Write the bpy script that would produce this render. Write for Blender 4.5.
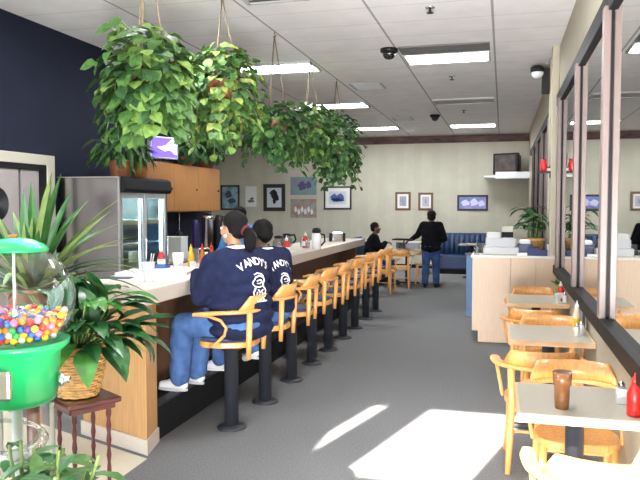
import bpy, bmesh, math, random
from math import sin, cos, pi, radians as R
from mathutils import Vector as V, Matrix, Euler
from mathutils.bvhtree import BVHTree

S = bpy.context.scene
COL = S.collection
for o in list(bpy.data.objects):
    bpy.data.objects.remove(o)

# ------------------------------------------------------------------ camera
PITCH, YAW, EYE = R(2.82), R(14.84), 1.72
Fw = V((-sin(YAW)*cos(PITCH), cos(YAW)*cos(PITCH), -sin(PITCH)))
Rt = V((cos(YAW), sin(YAW), 0))
Up = Rt.cross(Fw)
cam = bpy.data.cameras.new('camera'); camo = bpy.data.objects.new('camera', cam); COL.objects.link(camo)
cam.sensor_width = 36; cam.lens = 690/640*36; cam.clip_start = .05; cam.clip_end = 200
M = Matrix((Rt, Up, -Fw)).transposed().to_4x4(); M.translation = (0, 0, EYE)
camo.matrix_world = M
S.camera = camo

# ------------------------------------------------------------------ world, sun, daylight, exposure
w = bpy.data.worlds.new('world'); S.world = w; w.use_nodes = True
bg = w.node_tree.nodes['Background']; bg.inputs[0].default_value = (.62, .76, 1, 1); bg.inputs[1].default_value = 1.2
sun = bpy.data.lights.new('sun', 'SUN'); suno = bpy.data.objects.new('sun', sun); COL.objects.link(suno)
sun.energy = 20; sun.angle = R(.6); sun.color = (1, .93, .82)
_el, _az = R(34), R(15)
suno.rotation_euler = V((sin(_az)*cos(_el), cos(_az)*cos(_el), -sin(_el))).to_track_quat('-Z', 'Y').to_euler()
def area(name, loc, rot, sx, sy, e, col):
    l = bpy.data.lights.new(name, 'AREA'); l.shape = 'RECTANGLE'; l.size = sx; l.size_y = sy; l.energy = e; l.color = col
    o = bpy.data.objects.new(name, l); COL.objects.link(o); o.location = loc; o.rotation_euler = rot
    return o
area('window_daylight', (-3.4, .93, 1.7), (R(112), 0, 0), 2.4, 2.2, 50, (.86, .93, 1))
area('doorway_daylight', (-.1, -.55, .45), (R(125), 0, 0), 1.4, .8, 330, (.95, .97, 1))
S.view_settings.view_transform = 'Standard'; S.view_settings.look = 'None'
S.view_settings.gamma = 1; S.view_settings.use_curve_mapping = False
S.view_settings.exposure = 1.5
LAMP = 14.0
S.cycles.use_denoising = True
S.cycles.caustics_reflective = False; S.cycles.caustics_refractive = False
S.cycles.sample_clamp_indirect = 6
S.cycles.max_bounces = 10; S.cycles.transparent_max_bounces = 24

# ------------------------------------------------------------------ materials
MATS = {}
def mat(n, c, rough=.5, metal=0, noise=0, nscale=8, bump=0, bscale=60, emit=0, coat=0, spec=None, c2=None, stretch=(1, 1, 1)):
    if n in MATS: return MATS[n]
    m = bpy.data.materials.new(n); m.use_nodes = True; nt = m.node_tree; b = nt.nodes['Principled BSDF']
    b.inputs['Roughness'].default_value = rough; b.inputs['Metallic'].default_value = metal
    b.inputs['Coat Weight'].default_value = coat
    if spec is not None: b.inputs['Specular IOR Level'].default_value = spec
    b.inputs['Base Color'].default_value = (*c, 1)
    tc = nt.nodes.new('ShaderNodeTexCoord'); mp = nt.nodes.new('ShaderNodeMapping'); mp.inputs['Scale'].default_value = stretch
    nt.links.new(tc.outputs['Object'], mp.inputs[0])
    if noise or c2:
        t = nt.nodes.new('ShaderNodeTexNoise'); t.inputs['Scale'].default_value = nscale; t.inputs['Detail'].default_value = 4
        nt.links.new(mp.outputs[0], t.inputs['Vector'])
        r = nt.nodes.new('ShaderNodeValToRGB')
        a = c2 or tuple(max(0, x*(1-noise)) for x in c); d = c if c2 else tuple(min(1, x*(1+noise)) for x in c)
        r.color_ramp.elements[0].position = .32; r.color_ramp.elements[1].position = .68
        r.color_ramp.elements[0].color = (*a, 1); r.color_ramp.elements[1].color = (*d, 1)
        nt.links.new(t.outputs['Fac'], r.inputs[0]); nt.links.new(r.outputs[0], b.inputs['Base Color'])
    if bump:
        t = nt.nodes.new('ShaderNodeTexNoise'); t.inputs['Scale'].default_value = bscale; t.inputs['Detail'].default_value = 3
        nt.links.new(mp.outputs[0], t.inputs['Vector'])
        bm = nt.nodes.new('ShaderNodeBump'); bm.inputs['Strength'].default_value = bump; bm.inputs['Distance'].default_value = .01
        nt.links.new(t.outputs['Fac'], bm.inputs['Height']); nt.links.new(bm.outputs[0], b.inputs['Normal'])
    if emit:
        b.inputs['Emission Color'].default_value = (*c, 1); b.inputs['Emission Strength'].default_value = emit
    MATS[n] = m
    return m
def glass(n, tint=(1, 1, 1), refl=.12, rough=.02):
    """thin clear sheet: see-through with a reflection that grows at grazing angles"""
    if n in MATS: return MATS[n]
    m = bpy.data.materials.new(n); m.use_nodes = True; nt = m.node_tree
    for x in list(nt.nodes):
        if x.type == 'BSDF_PRINCIPLED': nt.nodes.remove(x)
    out = [x for x in nt.nodes if x.type == 'OUTPUT_MATERIAL'][0]
    tr = nt.nodes.new('ShaderNodeBsdfTransparent'); tr.inputs[0].default_value = (*tint, 1)
    gl = nt.nodes.new('ShaderNodeBsdfGlossy'); gl.inputs['Roughness'].default_value = rough
    fc = nt.nodes.new('ShaderNodeLayerWeight'); fc.inputs[0].default_value = .5
    lw = nt.nodes.new('ShaderNodeMath'); lw.operation = 'POWER'; lw.inputs[1].default_value = 4; nt.links.new(fc.outputs['Facing'], lw.inputs[0])
    ad = nt.nodes.new('ShaderNodeMath'); ad.operation = 'ADD'; ad.inputs[1].default_value = refl; ad.use_clamp = True
    mx = nt.nodes.new('ShaderNodeMixShader')
    nt.links.new(lw.outputs[0], ad.inputs[0]); nt.links.new(ad.outputs[0], mx.inputs[0])
    nt.links.new(tr.outputs[0], mx.inputs[1]); nt.links.new(gl.outputs[0], mx.inputs[2]); nt.links.new(mx.outputs[0], out.inputs[0])
    MATS[n] = m
    return m
def lines_mat(n, c, lc, xs=None, ys=None, noise=.04, rough=.8, zs=None):
    """plain surface ruled with thin lines: xs=(period, offset, width) along world X, ys along Y, zs along Z"""
    m = mat(n, c, rough, noise=noise, nscale=3); nt = m.node_tree; b = nt.nodes['Principled BSDF']
    geo = nt.nodes.new('ShaderNodeNewGeometry'); sp = nt.nodes.new('ShaderNodeSeparateXYZ'); nt.links.new(geo.outputs['Position'], sp.inputs[0])
    src = b.inputs['Base Color'].links[0].from_socket
    for k, prm in (('X', xs), ('Y', ys), ('Z', zs)):
        if not prm: continue
        per, off, wd, amt = prm
        s = nt.nodes.new('ShaderNodeMath'); s.operation = 'ADD'; s.inputs[1].default_value = -off + 1000*per; nt.links.new(sp.outputs[k], s.inputs[0])
        d = nt.nodes.new('ShaderNodeMath'); d.operation = 'DIVIDE'; d.inputs[1].default_value = per; nt.links.new(s.outputs[0], d.inputs[0])
        f = nt.nodes.new('ShaderNodeMath'); f.operation = 'FRACT'; nt.links.new(d.outputs[0], f.inputs[0])
        l = nt.nodes.new('ShaderNodeMath'); l.operation = 'LESS_THAN'; l.inputs[1].default_value = wd/per; nt.links.new(f.outputs[0], l.inputs[0])
        a = nt.nodes.new('ShaderNodeMath'); a.operation = 'MULTIPLY'; a.inputs[1].default_value = amt; nt.links.new(l.outputs[0], a.inputs[0])
        mx = nt.nodes.new('ShaderNodeMix'); mx.data_type = 'RGBA'; nt.links.new(a.outputs[0], mx.inputs[0])
        nt.links.new(src, mx.inputs[6]); mx.inputs[7].default_value = (*lc, 1); src = mx.outputs[2]
    nt.links.new(src, b.inputs['Base Color'])
    return m

oak = mat('honey_oak', (.70, .33, .095), .33, noise=.16, nscale=5, stretch=(14, 14, 1.2), coat=.25)
oakp = mat('oak_panel', (.52, .29, .12), .4, noise=.12, nscale=5, stretch=(16, 16, .8))
palewood = mat('pale_oak_laminate', (.66, .475, .32), .45, noise=.06, nscale=6, stretch=(16, 16, .8))
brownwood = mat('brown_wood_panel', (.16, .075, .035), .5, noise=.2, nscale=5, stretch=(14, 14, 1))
cabwood = mat('golden_oak_cabinet', (.37, .155, .036), .4, noise=.14, nscale=5, stretch=(18, 18, .9))
darkred = mat('cherry_stain', (.075, .012, .010), .28, noise=.3, nscale=12, coat=.4)
laminate = mat('cream_laminate', (.61, .535, .45), .32, noise=.03, nscale=30)
tabletop_m = mat('grey_beige_laminate', (.44, .405, .325), .30, noise=.04, nscale=60)
edgewood = mat('table_edge_wood', (.74, .48, .26), .4, noise=.08, nscale=6)
carpet = mat('grey_carpet', (.20, .20, .202), .95, noise=.22, nscale=90, bump=.6, bscale=400, spec=.1)
ftile = mat('beige_floor_tile', (.66, .60, .47), .35, noise=.06, nscale=4)
cream = mat('cream_paint', (.66, .63, .50), .8, noise=.03, nscale=2)
beigew = mat('beige_paint', (.43, .385, .285), .75, noise=.03, nscale=3)
navyw = mat('navy_paint', (.012, .016, .034), .8, spec=.25, noise=.08, nscale=3)
black = mat('black_rubber', (.008, .008, .009), .7, spec=.2)
blackp = mat('black_plastic', (.010, .010, .011), .4, spec=.25)
charcoal = mat('charcoal_metal', (.022, .024, .03), .5, spec=.35)
frame_pink = mat('bronze_pink_mullion', (.20, .145, .128), .45, metal=.1, noise=.04)
frame_dark = mat('dark_bronze_frame', (.010, .009, .009), .55, spec=.2)
steel = mat('brushed_steel', (.46, .44, .43), .2, metal=1, noise=.05, nscale=4, stretch=(60, 60, 1))
chrome = mat('chrome', (.8, .8, .8), .1, metal=1)
white = mat('white_plastic', (.82, .82, .82), .4)
paper = mat('white_paper', (.85, .85, .83), .8)
bluevinyl = mat('blue_vinyl', (.022, .048, .12), .5, noise=.1)
bluelam = mat('blue_laminate', (.10, .19, .34), .5, noise=.05)
navycloth = mat('navy_fleece', (.013, .017, .048), .95, noise=.18, nscale=14, bump=.35, bscale=30, spec=.15)
denim = mat('blue_denim', (.068, .135, .31), .9, noise=.3, nscale=9, bump=.4, bscale=40, spec=.15)
denim2 = mat('dark_denim', (.032, .068, .155), .9, noise=.3, nscale=9, spec=.15)
blackcloth = mat('black_cloth', (.006, .006, .008), .95, noise=.2, spec=.1)
bluecloth = mat('blue_shirt_cloth', (.07, .22, .50), .9, noise=.15)
hair_m = mat('black_hair', (.006, .005, .005), .6, spec=.12, noise=.4, nscale=30, stretch=(8, 8, 1), bump=.6, bscale=50)
skin1 = mat('brown_skin', (.42, .22, .13), .5, noise=.06)
skin2 = mat('dark_brown_skin', (.14, .07, .04), .5, noise=.08)
redscr = mat('red_scrunchie', (.12, .01, .012), .8)
redb = mat('ketchup_red', (.62, .02, .015), .3)
yellowb = mat('mustard_yellow', (.72, .45, .03), .35)
amber = mat('amber_liquid', (.45, .13, .02), .2, coat=.5)
tumbler_m = mat('brown_tumbler', (.16, .065, .02), .18, coat=.5, noise=.2, nscale=20)
leafA = mat('leaf_mid_green', (.065, .15, .032), .58, spec=.3, noise=.3, nscale=25)
leafB = mat('leaf_deep_green', (.026, .075, .020), .58, spec=.3, noise=.3, nscale=25)
leafC = mat('leaf_lime_green', (.16, .27, .055), .58, spec=.3, noise=.25, nscale=25)
leafD = mat('leaf_yellow_green', (.28, .32, .07), .58, spec=.3, noise=.25, nscale=25)
lilyA = mat('peace_lily_green', (.020, .095, .024), .28, noise=.35, nscale=18)
lilyB = mat('peace_lily_bright_green', (.055, .20, .035), .3, noise=.3, nscale=18)
stripeA = mat('strap_leaf_green', (.05, .16, .045), .4, noise=.25, nscale=12)
stripeB = mat('strap_leaf_pale_edge', (.28, .38, .12), .45, noise=.2, nscale=12)
stem_m = mat('plant_stem', (.16, .24, .06), .6)
soil = mat('potting_soil', (.03, .02, .014), .95, noise=.4, nscale=40)
wicker = mat('wicker', (.56, .32, .11), .55, noise=.3, nscale=30)
wicker2 = mat('copper_wicker', (.30, .10, .04), .55, noise=.3, nscale=30)
terr = mat('terracotta', (.40, .18, .08), .7, noise=.15)
chain_m = mat('brass_chain', (.30, .22, .13), .5, metal=.6)
green_p = mat('bright_green_plastic', (.012, .42, .125), .3, coat=.4)
clear = glass('clear_acrylic', (.97, .98, .97), .05)
coolglass = glass('cooler_glass', (.80, .90, .90), .06)
lamp_m = mat('lamp_diffuser', (.93, .96, 1), .5, emit=LAMP)
lampoff = mat('unlit_diffuser', (.40, .36, .31), .5)
lampframe = mat('lamp_frame_white', (.55, .54, .53), .6)
ceil_m = lines_mat('ceiling_tile', (.86, .82, .80), (.22, .21, .21), xs=(1.19, -.14, .025, .75), ys=(.61, .1, .018, .30))
stripe_wall = lines_mat('striped_wallpaper', (.56, .535, .43), (.50, .475, .375), xs=(.5, .1, .22, .35))
border_m = mat('maroon_border', (.13, .075, .07), .8, noise=.5, nscale=2.2, stretch=(1, 1, 3))

# ------------------------------------------------------------------ mesh helpers
class MB:
    def __init__(s): s.v = []; s.f = []; s.m = []; s.sm = []; s.mi = 0
    def add(s, vs, fs, smooth=False, mi=None):
        k = len(s.v); s.v += [tuple(x) for x in vs]
        for f in fs: s.f.append([i+k for i in f]); s.m.append(s.mi if mi is None else mi); s.sm.append(smooth)
    def box(s, x0, x1, y0, y1, z0, z1, T=None, mi=None):
        vs = [V((x, y, z)) for z in (z0, z1) for y in (y0, y1) for x in (x0, x1)]
        if T: vs = [T @ p for p in vs]
        s.add(vs, [(0, 2, 3, 1), (4, 5, 7, 6), (0, 1, 5, 4), (2, 6, 7, 3), (0, 4, 6, 2), (1, 3, 7, 5)], False, mi); return s
    def tube(s, pts, r, n=8, mi=None, flat=1):
        pts = [V(p) for p in pts]; N = len(pts); rs = r if isinstance(r, (list, tuple)) else [r]*N
        vs = []; prev = None
        for i, p in enumerate(pts):
            t = (pts[min(i+1, N-1)]-pts[max(i-1, 0)]).normalized()
            if prev is None:
                a = V((0, 0, 1)) if abs(t.z) < .9 else V((1, 0, 0)); u = t.cross(a).normalized()
            else:
                u = (prev-t*prev.dot(t)); u = u.normalized() if u.length > 1e-6 else t.orthogonal().normalized()
            prev = u; w_ = t.cross(u)
            vs += [p+u*rs[i]*cos(2*pi*k/n)+w_*rs[i]*flat*sin(2*pi*k/n) for k in range(n)]
        fs = [(i*n+k, i*n+(k+1) % n, (i+1)*n+(k+1) % n, (i+1)*n+k) for i in range(N-1) for k in range(n)]
        fs += [tuple(range(n-1, -1, -1)), tuple((N-1)*n+k for k in range(n))]
        s.add(vs, fs, True, mi); return s
    def lathe(s, prof, n=24, c=(0, 0, 0), mi=None, cap=True, fn=None):
        c = V(c); vs = []
        for j, (r, z) in enumerate(prof):
            for k in range(n):
                rr = r+(fn(j, k) if fn else 0); vs.append(c+V((rr*cos(2*pi*k/n), rr*sin(2*pi*k/n), z)))
        N = len(prof)
        fs = [(i*n+k, i*n+(k+1) % n, (i+1)*n+(k+1) % n, (i+1)*n+k) for i in range(N-1) for k in range(n)]
        if cap: fs += [tuple(range(n-1, -1, -1)), tuple((N-1)*n+k for k in range(n))]
        s.add(vs, fs, True, mi); return s
    def prism(s, poly, z0, z1, T=None, mi=None):
        n = len(poly); vs = [V((x, y, z0)) for x, y in poly]+[V((x, y, z1)) for x, y in poly]
        if T: vs = [T @ p for p in vs]
        s.add(vs, [tuple(range(n-1, -1, -1)), tuple(range(n, 2*n))]+[(k, (k+1) % n, n+(k+1) % n, n+k) for k in range(n)], False, mi); return s
    def ell(s, c, r, n=16, rot=None, mi=None):
        c = V(c); r = (r, r, r) if not hasattr(r, '__len__') else r; m = max(6, n//2); vs = []
        q = Euler(rot).to_matrix() if rot else None
        for j in range(m+1):
            a = pi*j/m-pi/2; a = max(-pi/2+.02, min(pi/2-.02, a))
            for k in range(n):
                p = V((r[0]*cos(a)*cos(2*pi*k/n), r[1]*cos(a)*sin(2*pi*k/n), r[2]*sin(a)))
                vs.append(c+(q @ p if q else p))
        fs = [(i*n+k, i*n+(k+1) % n, (i+1)*n+(k+1) % n, (i+1)*n+k) for i in range(m) for k in range(n)]
        fs += [tuple(range(n-1, -1, -1)), tuple(m*n+k for k in range(n))]
        s.add(vs, fs, True, mi); return s
    def cap(s, p0, r0, p1, r1, n=12, mi=None):
        p0, p1 = V(p0), V(p1); d = (p1-p0); L = max(d.length, 1e-5); d = d/L; pts = []; rs = []
        for a in (-80, -50, -25): pts.append(p0+d*r0*sin(R(a))); rs.append(r0*cos(R(a)))
        pts.append(p0); rs.append(r0); pts.append((p0+p1)/2); rs.append((r0+r1)/2); pts.append(p1); rs.append(r1)
        for a in (25, 50, 80): pts.append(p1+d*r1*sin(R(a))); rs.append(r1*cos(R(a)))
        return s.tube(pts, rs, n, mi)
    def leaf(s, o, d, nrm, L, W, droop=.6, fold=.25, n=4, mi=0, mi2=None, shape='heart', tip=None):
        """one leaf: starts at o, runs along d, bends down by droop radians"""
        o = V(o); d = V(d).normalized(); nrm = V(nrm); side = d.cross(nrm)
        side = side.normalized() if side.length > 1e-4 else d.orthogonal().normalized()
        up = side.cross(d).normalized(); p = o.copy(); vs = []; dd = d.copy()
        W_ = {'heart': (.25, .95, 1, .62, 0), 'lance': (.12, .75, 1, .7, 0), 'strap': (.55, .9, 1, .75, 0)}[shape]
        for i in range(n+1):
            t = i/n*(4); k = min(3, int(t)); wd = (W_[k]+(W_[k+1]-W_[k])*(t-k))*W/2
            vs += [p-side*wd+up*wd*fold, p.copy(), p+side*wd+up*wd*fold]
            dd = (dd-up*(droop/n)).normalized() if droop else dd
            up = side.cross(dd).normalized(); p = p+dd*(L/n)
        lf = []; rf = []
        for i in range(n+1): lf += [vs[3*i], vs[3*i+1]]; rf += [vs[3*i+1], vs[3*i+2]]
        q = [(2*i, 2*i+1, 2*i+3, 2*i+2) for i in range(n)]
        s.add(lf, q, True, mi); s.add(rf, q, True, mi if mi2 is None else mi2)
        return s
    def mesh(s, name, mats):
        me = bpy.data.meshes.new(name); me.from_pydata(s.v, [], s.f)
        for m in (mats if isinstance(mats, (list, tuple)) else [mats]): me.materials.append(m)
        me.polygons.foreach_set('material_index', s.m); me.polygons.foreach_set('use_smooth', s.sm)
        me.update(); return me
def link(name, me, parent=None, loc=None, rotz=0):
    o = bpy.data.objects.new(name, me); COL.objects.link(o)
    if parent: o.parent = parent
    if loc is not None: o.location = loc
    if rotz: o.rotation_euler = (0, 0, rotz)
    return o
def part(name, mb, mats, parent=None, bev=0, loc=None, rotz=0, kind=None, weld=False):
    if isinstance(mb, MB):
        me = mb.mesh(name, mats)
    else: me = mb
    o = link(name, me, parent, loc, rotz)
    if bev:
        b = o.modifiers.new('bevel', 'BEVEL'); b.width = bev; b.segments = 2; b.limit_method = 'ANGLE'; b.angle_limit = R(50)
    if kind: o['kind'] = kind
    return o
def tag(o, label, cat, group=None):
    o['label'] = label; o['category'] = cat
    if group: o['group'] = group
    return o
def thing(name, label, cat, loc=(0, 0, 0), rotz=0, group=None):
    o = bpy.data.objects.new(name, None); COL.objects.link(o); o.location = loc; o.rotation_euler = (0, 0, rotz)
    o.empty_display_size = .1
    return tag(o, label, cat, group)
KIDS = {}
def dup(root, loc, rotz, label):
    r = root.copy(); COL.objects.link(r); r.location = loc; r.rotation_euler = (0, 0, rotz); r['label'] = label
    for ch in [x for x in bpy.data.objects if x.parent == root]:
        c = ch.copy(); COL.objects.link(c); c.parent = r
        for g in [x for x in bpy.data.objects if x.parent == ch]:
            d = g.copy(); COL.objects.link(d); d.parent = c
    return r
def remesh(name, mb, mats, vox=.014, smooth=4, parent=None, disp=0, dscale=.12):
    """melt overlapping closed pieces into one continuous surface"""
    me = mb.mesh(name+'_raw', mats); o = link(name, me)
    m = o.modifiers.new('r', 'REMESH'); m.mode = 'VOXEL'; m.voxel_size = vox; m.use_smooth_shade = True
    if smooth: k = o.modifiers.new('s', 'SMOOTH'); k.factor = .5; k.iterations = smooth
    if disp:
        tx = bpy.data.textures.new(name+'_folds', 'CLOUDS'); tx.noise_scale = dscale
        d = o.modifiers.new('d', 'DISPLACE'); d.texture = tx; d.strength = disp; d.mid_level = .5
    dg = bpy.context.evaluated_depsgraph_get(); dg.update()
    me2 = bpy.data.meshes.new_from_object(o.evaluated_get(dg)); me2.name = name
    o.modifiers.clear(); o.data = me2; bpy.data.meshes.remove(me)
    if len(me2.materials) == 0: me2.materials.append(mats if not isinstance(mats, (list, tuple)) else mats[0])
    if parent: o.parent = parent
    return o
def rotT(c, a): return Matrix.Translation(V(c)) @ Matrix.Rotation(a, 4, 'Z')

# ------------------------------------------------------------------ the room
XR, XL, YF, YB, CE = .65, -4.85, -.6, 19.2, 3.68
part('floor', MB().box(-9.6, 1.0, -1.5, 19.6, -.1, 0), carpet, kind='structure')
part('floor_tile', MB().prism([(-4.85, -.5), (-2.32, -.5), (-2.32, 4.16), (-3.2, 4.5), (-4.85, 5.2)], 0, .004), ftile, kind='structure')
part('ceiling', MB().box(-9.6, 1.0, .85, 19.6, CE, CE+.1).box(-.85, 1.0, -.6, .85, CE, CE+.1), ceil_m, kind='structure')
part('wall_left', MB().box(XL-.15, XL, YF, 11.0, 0, CE), navyw, kind='structure')
part('wall_far_left', MB().box(-9.3, -9.15, 8, YB+.3, 0, CE).box(-9.3, XL-.15, 8, 8.15, 0, CE), cream, kind='structure')
part('wall_back', MB().box(-9.3, 1.0, YB, YB+.15, 0, CE), stripe_wall, kind='structure')
part('trim_1', MB().box(-9.15, XR, YB-.012, YB, CE-.24, CE-.03), border_m, kind='structure')
part('baseboard_back', MB().box(-9.15, XR, YB-.02, YB, 0, .1), blackp, kind='structure')
# right wall: parapet, header and piers round the glazed strip
part('wall_right', MB().box(XR, XR+.2, YF, YB, 0, .90).box(XR, XR+.2, YF, YB, 3.08, CE).box(XR, XR+.2, YF, -.2, .9, 3.08)
     .box(XR, XR+.2, 17.6, YB, .9, 3.08), beigew, kind='structure')
part('trim_2', MB().box(XR-.085, XR, 9.0, 9.14, .0, CE), beigew, bev=.008, kind='structure')
part('trim_3', MB().box(XR-.07, XR, 9.75, 9.88, .0, CE), beigew, bev=.008, kind='structure')
mirror = mat('dark_reflective_pane', (.80, .81, .77), .015, metal=1)
edges = [-.2, 1.3, 3.05, 4.73, 6.52, 8.5, 10.4, 12.25, 14.1, 15.9, 17.6]
for k in range(len(edges)-1):
    y0, y1 = edges[k], edges[k+1]
    wn = thing('window_%d' % (k+1), '', '', (XR, 0, 0)); del wn['label']; del wn['category']; wn['kind'] = 'structure'
    part('frame', MB().box(-.05, .06, y0, y1, .90, 1.0).box(-.03, .06, y0, y1, 2.94, 3.08), frame_dark, wn, bev=.006)
    part('mullion', MB().box(-.052, -.009, y0-.05, y0+.05, 1.0, 2.97), frame_pink, wn, bev=.006)
    part('gasket', MB().box(-.009, .0, y0-.045, y0+.045, 1.0, 2.95), frame_dark, wn)
    part('pane', MB().box(0.0, .012, y0, y1, 1.0, 2.94), mirror, wn)
# front wall behind the camera and out of view, its openings shaped to the sun patch
F = MB()
YW = .95
for x0, x1, z0, z1 in ((-4.85, -4.6, 0, CE), (-4.6, -2.40, 2.85, CE), (-4.6, -2.40, 0, .5), (-2.40, -2.38, 0, CE), (-2.24, -1.90, 0, CE), (-2.38, -2.24, 3.46, CE),
                       (-1.90, -1.09, 3.46, CE), (-1.90, -1.09, 0, 2.29), (-1.09, -.85, 0, CE), (-.85, XR, 2.47, CE)): F.box(x0, x1, YW-.1, YW, z0, z1)  # low panel in the main opening added to keep sun off the gumballs
part('wall_front', F, cream, kind='structure')
part('added_sun_screen', MB().box(-5.2, -2.45, -1.6, YW-.12, 3.0, 3.1).box(-5.2, -2.45, -1.62, -1.55, .4, 3.0), bluelam, kind='structure')  # unseen screen added outside to block sun at the left window
# staff door in the navy wall
d = thing('door_1', '', '', (XL, 0, 0)); del d['label']; del d['category']; d['kind'] = 'structure'
doorp = mat('taupe_door', (.40, .36, .34), .55, noise=.04)
part('frame', MB().box(0, .06, 6.52, 6.65, 0, 2.27).box(0, .06, 4.7, 6.52, 2.16, 2.27).box(0, .06, 4.57, 4.7, 0, 2.27), mat('beige_door_frame', (.56, .52, .43), .5), d, bev=.008)
for y0, y1 in ((5.0, 6.09), (6.13, 6.41)):
    lf = part('leaf', MB().box(0, .03, y0, y1, .02, 2.1), doorp, d, bev=.004)
    if y0 < 6: part('window', MB().tube([(.03, y0+.76, 1.74), (.034, y0+.76, 1.74)], .17, 24), blackp, lf)
part('stop', MB().box(0, .045, 6.41, 6.52, 0, 2.16).box(0, .045, 4.72, 6.41, 2.1, 2.16), frame_dark, d)

# ------------------------------------------------------------------ ceiling fittings
def lamp(x0, x1, y, on, label):
    t = thing('ceiling_light', label, 'ceiling light', ((x0+x1)/2, y, CE), 0, 'troffer lights in the tile ceiling')
    hw = (x1-x0)/2
    f = MB()
    f.box(-hw, hw, -.31, -.27, -.03, 0).box(-hw, hw, .27, .31, -.03, 0).box(-hw, -hw+.03, -.27, .27, -.03, 0).box(hw-.03, hw, -.27, .27, -.03, 0)
    part('frame', f, lampframe, t)
    part('diffuser', MB().box(-hw+.03, hw-.03, -.27, .27, -.012, -.001), lamp_m if on else lampoff, t)
C1, C2, C3 = (-3.70, -2.54), (-1.28, -.18), (-6.1, -4.95)
lamp(*C2, 9.28, True, 'lit ceiling light between two dome cameras, largest one in full view')
lamp(*C2, 13.2, False, 'unlit dull ceiling light in the middle aisle row')
lamp(*C2, 17.2, True, 'lit ceiling light near the border above the standing woman')
lamp(*C1, 5.4, True, 'lit ceiling light above the first hanging plant, mostly cut off by the frame')
lamp(*C1, 9.4, True, 'lit ceiling light behind the second and third hanging plants')
lamp(*C1, 13.15, True, 'lit ceiling light beside the round vent, partly behind hanging plants')
lamp(*C1, 17.2, True, 'lit ceiling light above the blue ink picture on the back wall')
lamp(*C2, 5.0, True, 'lit ceiling light over the sunlit carpet, above the frame')
lamp(*C1, 1.6, True, 'lit ceiling light over the gumball machine, above the frame')
lamp(*C3, 15.2, True, 'lit ceiling light over the alcove beyond the navy wall')
t = bpy.data.objects['ceiling_light']
part('unlit_panel', MB().box(-.55, .55, -.72, -.31, -.02, 0), mat('dull_grey_panel', (.16, .15, .15), .6), t)
def vent(x0, x1, y0, y1, label):
    t = thing('ceiling_vent', label, 'vent', ((x0+x1)/2, (y0+y1)/2, CE), 0, 'air vents in the ceiling')
    a, b = (x1-x0)/2, (y1-y0)/2
    part('frame', MB().box(-a, a, -b, -b+.04, -.015, 0).box(-a, a, b-.04, b, -.015, 0).box(-a, -a+.04, -b, b, -.015, 0).box(a-.04, a, -b, b, -.015, 0), lampframe, t)
    part('duct', MB().box(-a+.04, a-.04, -b+.04, b-.04, -.002, 0), mat('vent_dark', (.09, .09, .09), .8), t)
    g = MB(); n = int((2*b-.1)/.07)
    for i in range(n): g.box(-a+.04, a-.04, -b+.06+i*.07, -b+.09+i*.07, -.012, -.003)
    part('louvre', g, lampframe, t)
vent(-2.42, -1.9, 10.95, 11.5, 'grey ceiling vent between the fourth hanging plant and a dome camera')
vent(-2.42, -1.98, 15.3, 15.8, 'small dark ceiling vent close to the back wall border')
vent(-2.42, -1.8, 5.75, 6.4, 'white ceiling vent above the second hanging plant at the frame edge')
def dome(x, y, label):
    t = thing('dome_camera', label, 'security camera', (x, y, CE), 0, 'dome cameras under the ceiling')
    part('ring', MB().lathe([(.11, 0), (.11, -.04), (.09, -.05)], 20), blackp, t)
    part('bubble', MB().lathe([(.085, -.045), (.08, -.08), (.06, -.115), (.03, -.13), (.002, -.135)], 20), mat('smoked_dome', (.01, .01, .012), .08, coat=1), t)
dome(-1.40, 8.65, 'black dome camera by the corner of the largest lit ceiling light')
dome(-1.44, 15.1, 'small black dome camera beside the far ceiling light')
for x, y, l in ((-.72, 6.96, 'chrome sprinkler head in the ceiling at the frame top'), (-.77, 10.68, 'sprinkler head between the lit and the unlit ceiling light'), (-.80, 14.5, 'sprinkler head beyond the unlit ceiling light')):
    t = thing('sprinkler', l, 'sprinkler', (x, y, CE), 0, 'sprinkler heads')
    part('plate', MB().lathe([(.05, 0), (.045, -.012), (.02, -.015)], 16), chrome, t)
    part('head', MB().lathe([(.012, -.012), (.012, -.05), (.035, -.055), (.035, -.06), (.002, -.062)], 12), charcoal, t)
t = thing('wall_camera', 'black box camera with a pale round lens high on a wall pier', 'security camera', (XR-.07, 9.80, 3.44))
part('bracket', MB().box(-.10, 0, -.07, .05, -.22, .12), blackp, t, bev=.01)
part('lens_dome', MB().ell((-.16, -.06, .06), .085, 18), mat('pale_lens', (.7, .7, .68), .2), t)
part('hood', MB().lathe([(.09, .06), (.09, .12), (.05, .15)], 18, (-.16, -.06, 0)), blackp, t)

# ------------------------------------------------------------------ long bar counter
ct = thing('bar_counter', 'long cream topped bar counter with an angled wooden end panel', 'counter', (0, 0, 0))
def arc(cx, cy, r, a0, a1, n=6): return [(cx+r*cos(R(a0+(a1-a0)*i/n)), cy+r*sin(R(a0+(a1-a0)*i/n))) for i in range(n+1)]
top = arc(-2.43, 4.31, .07, -112, 0)+[(-2.36, 12.0), (-3.12, 12.0), (-3.12, 4.54)]
part('countertop', MB().prism(top, 1.03, 1.145), laminate, ct, bev=.008)
part('end_panel', MB().prism([(-2.36, 4.235), (-2.42, 4.50), (-3.06, 4.74), (-3.06, 4.53)], .0, 1.03), oakp, ct, bev=.006)
part('cove_base', MB().prism([(-2.345, 4.215), (-2.41, 4.505), (-2.425, 4.50), (-2.375, 4.245), (-3.06, 4.515), (-3.06, 4.50)], .0, .105), laminate, ct)
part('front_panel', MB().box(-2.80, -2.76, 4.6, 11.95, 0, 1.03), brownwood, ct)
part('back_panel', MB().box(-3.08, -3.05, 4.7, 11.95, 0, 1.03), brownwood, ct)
part('far_end_panel', MB().box(-3.08, -2.5, 11.9, 11.97, 0, 1.03), brownwood, ct)
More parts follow.
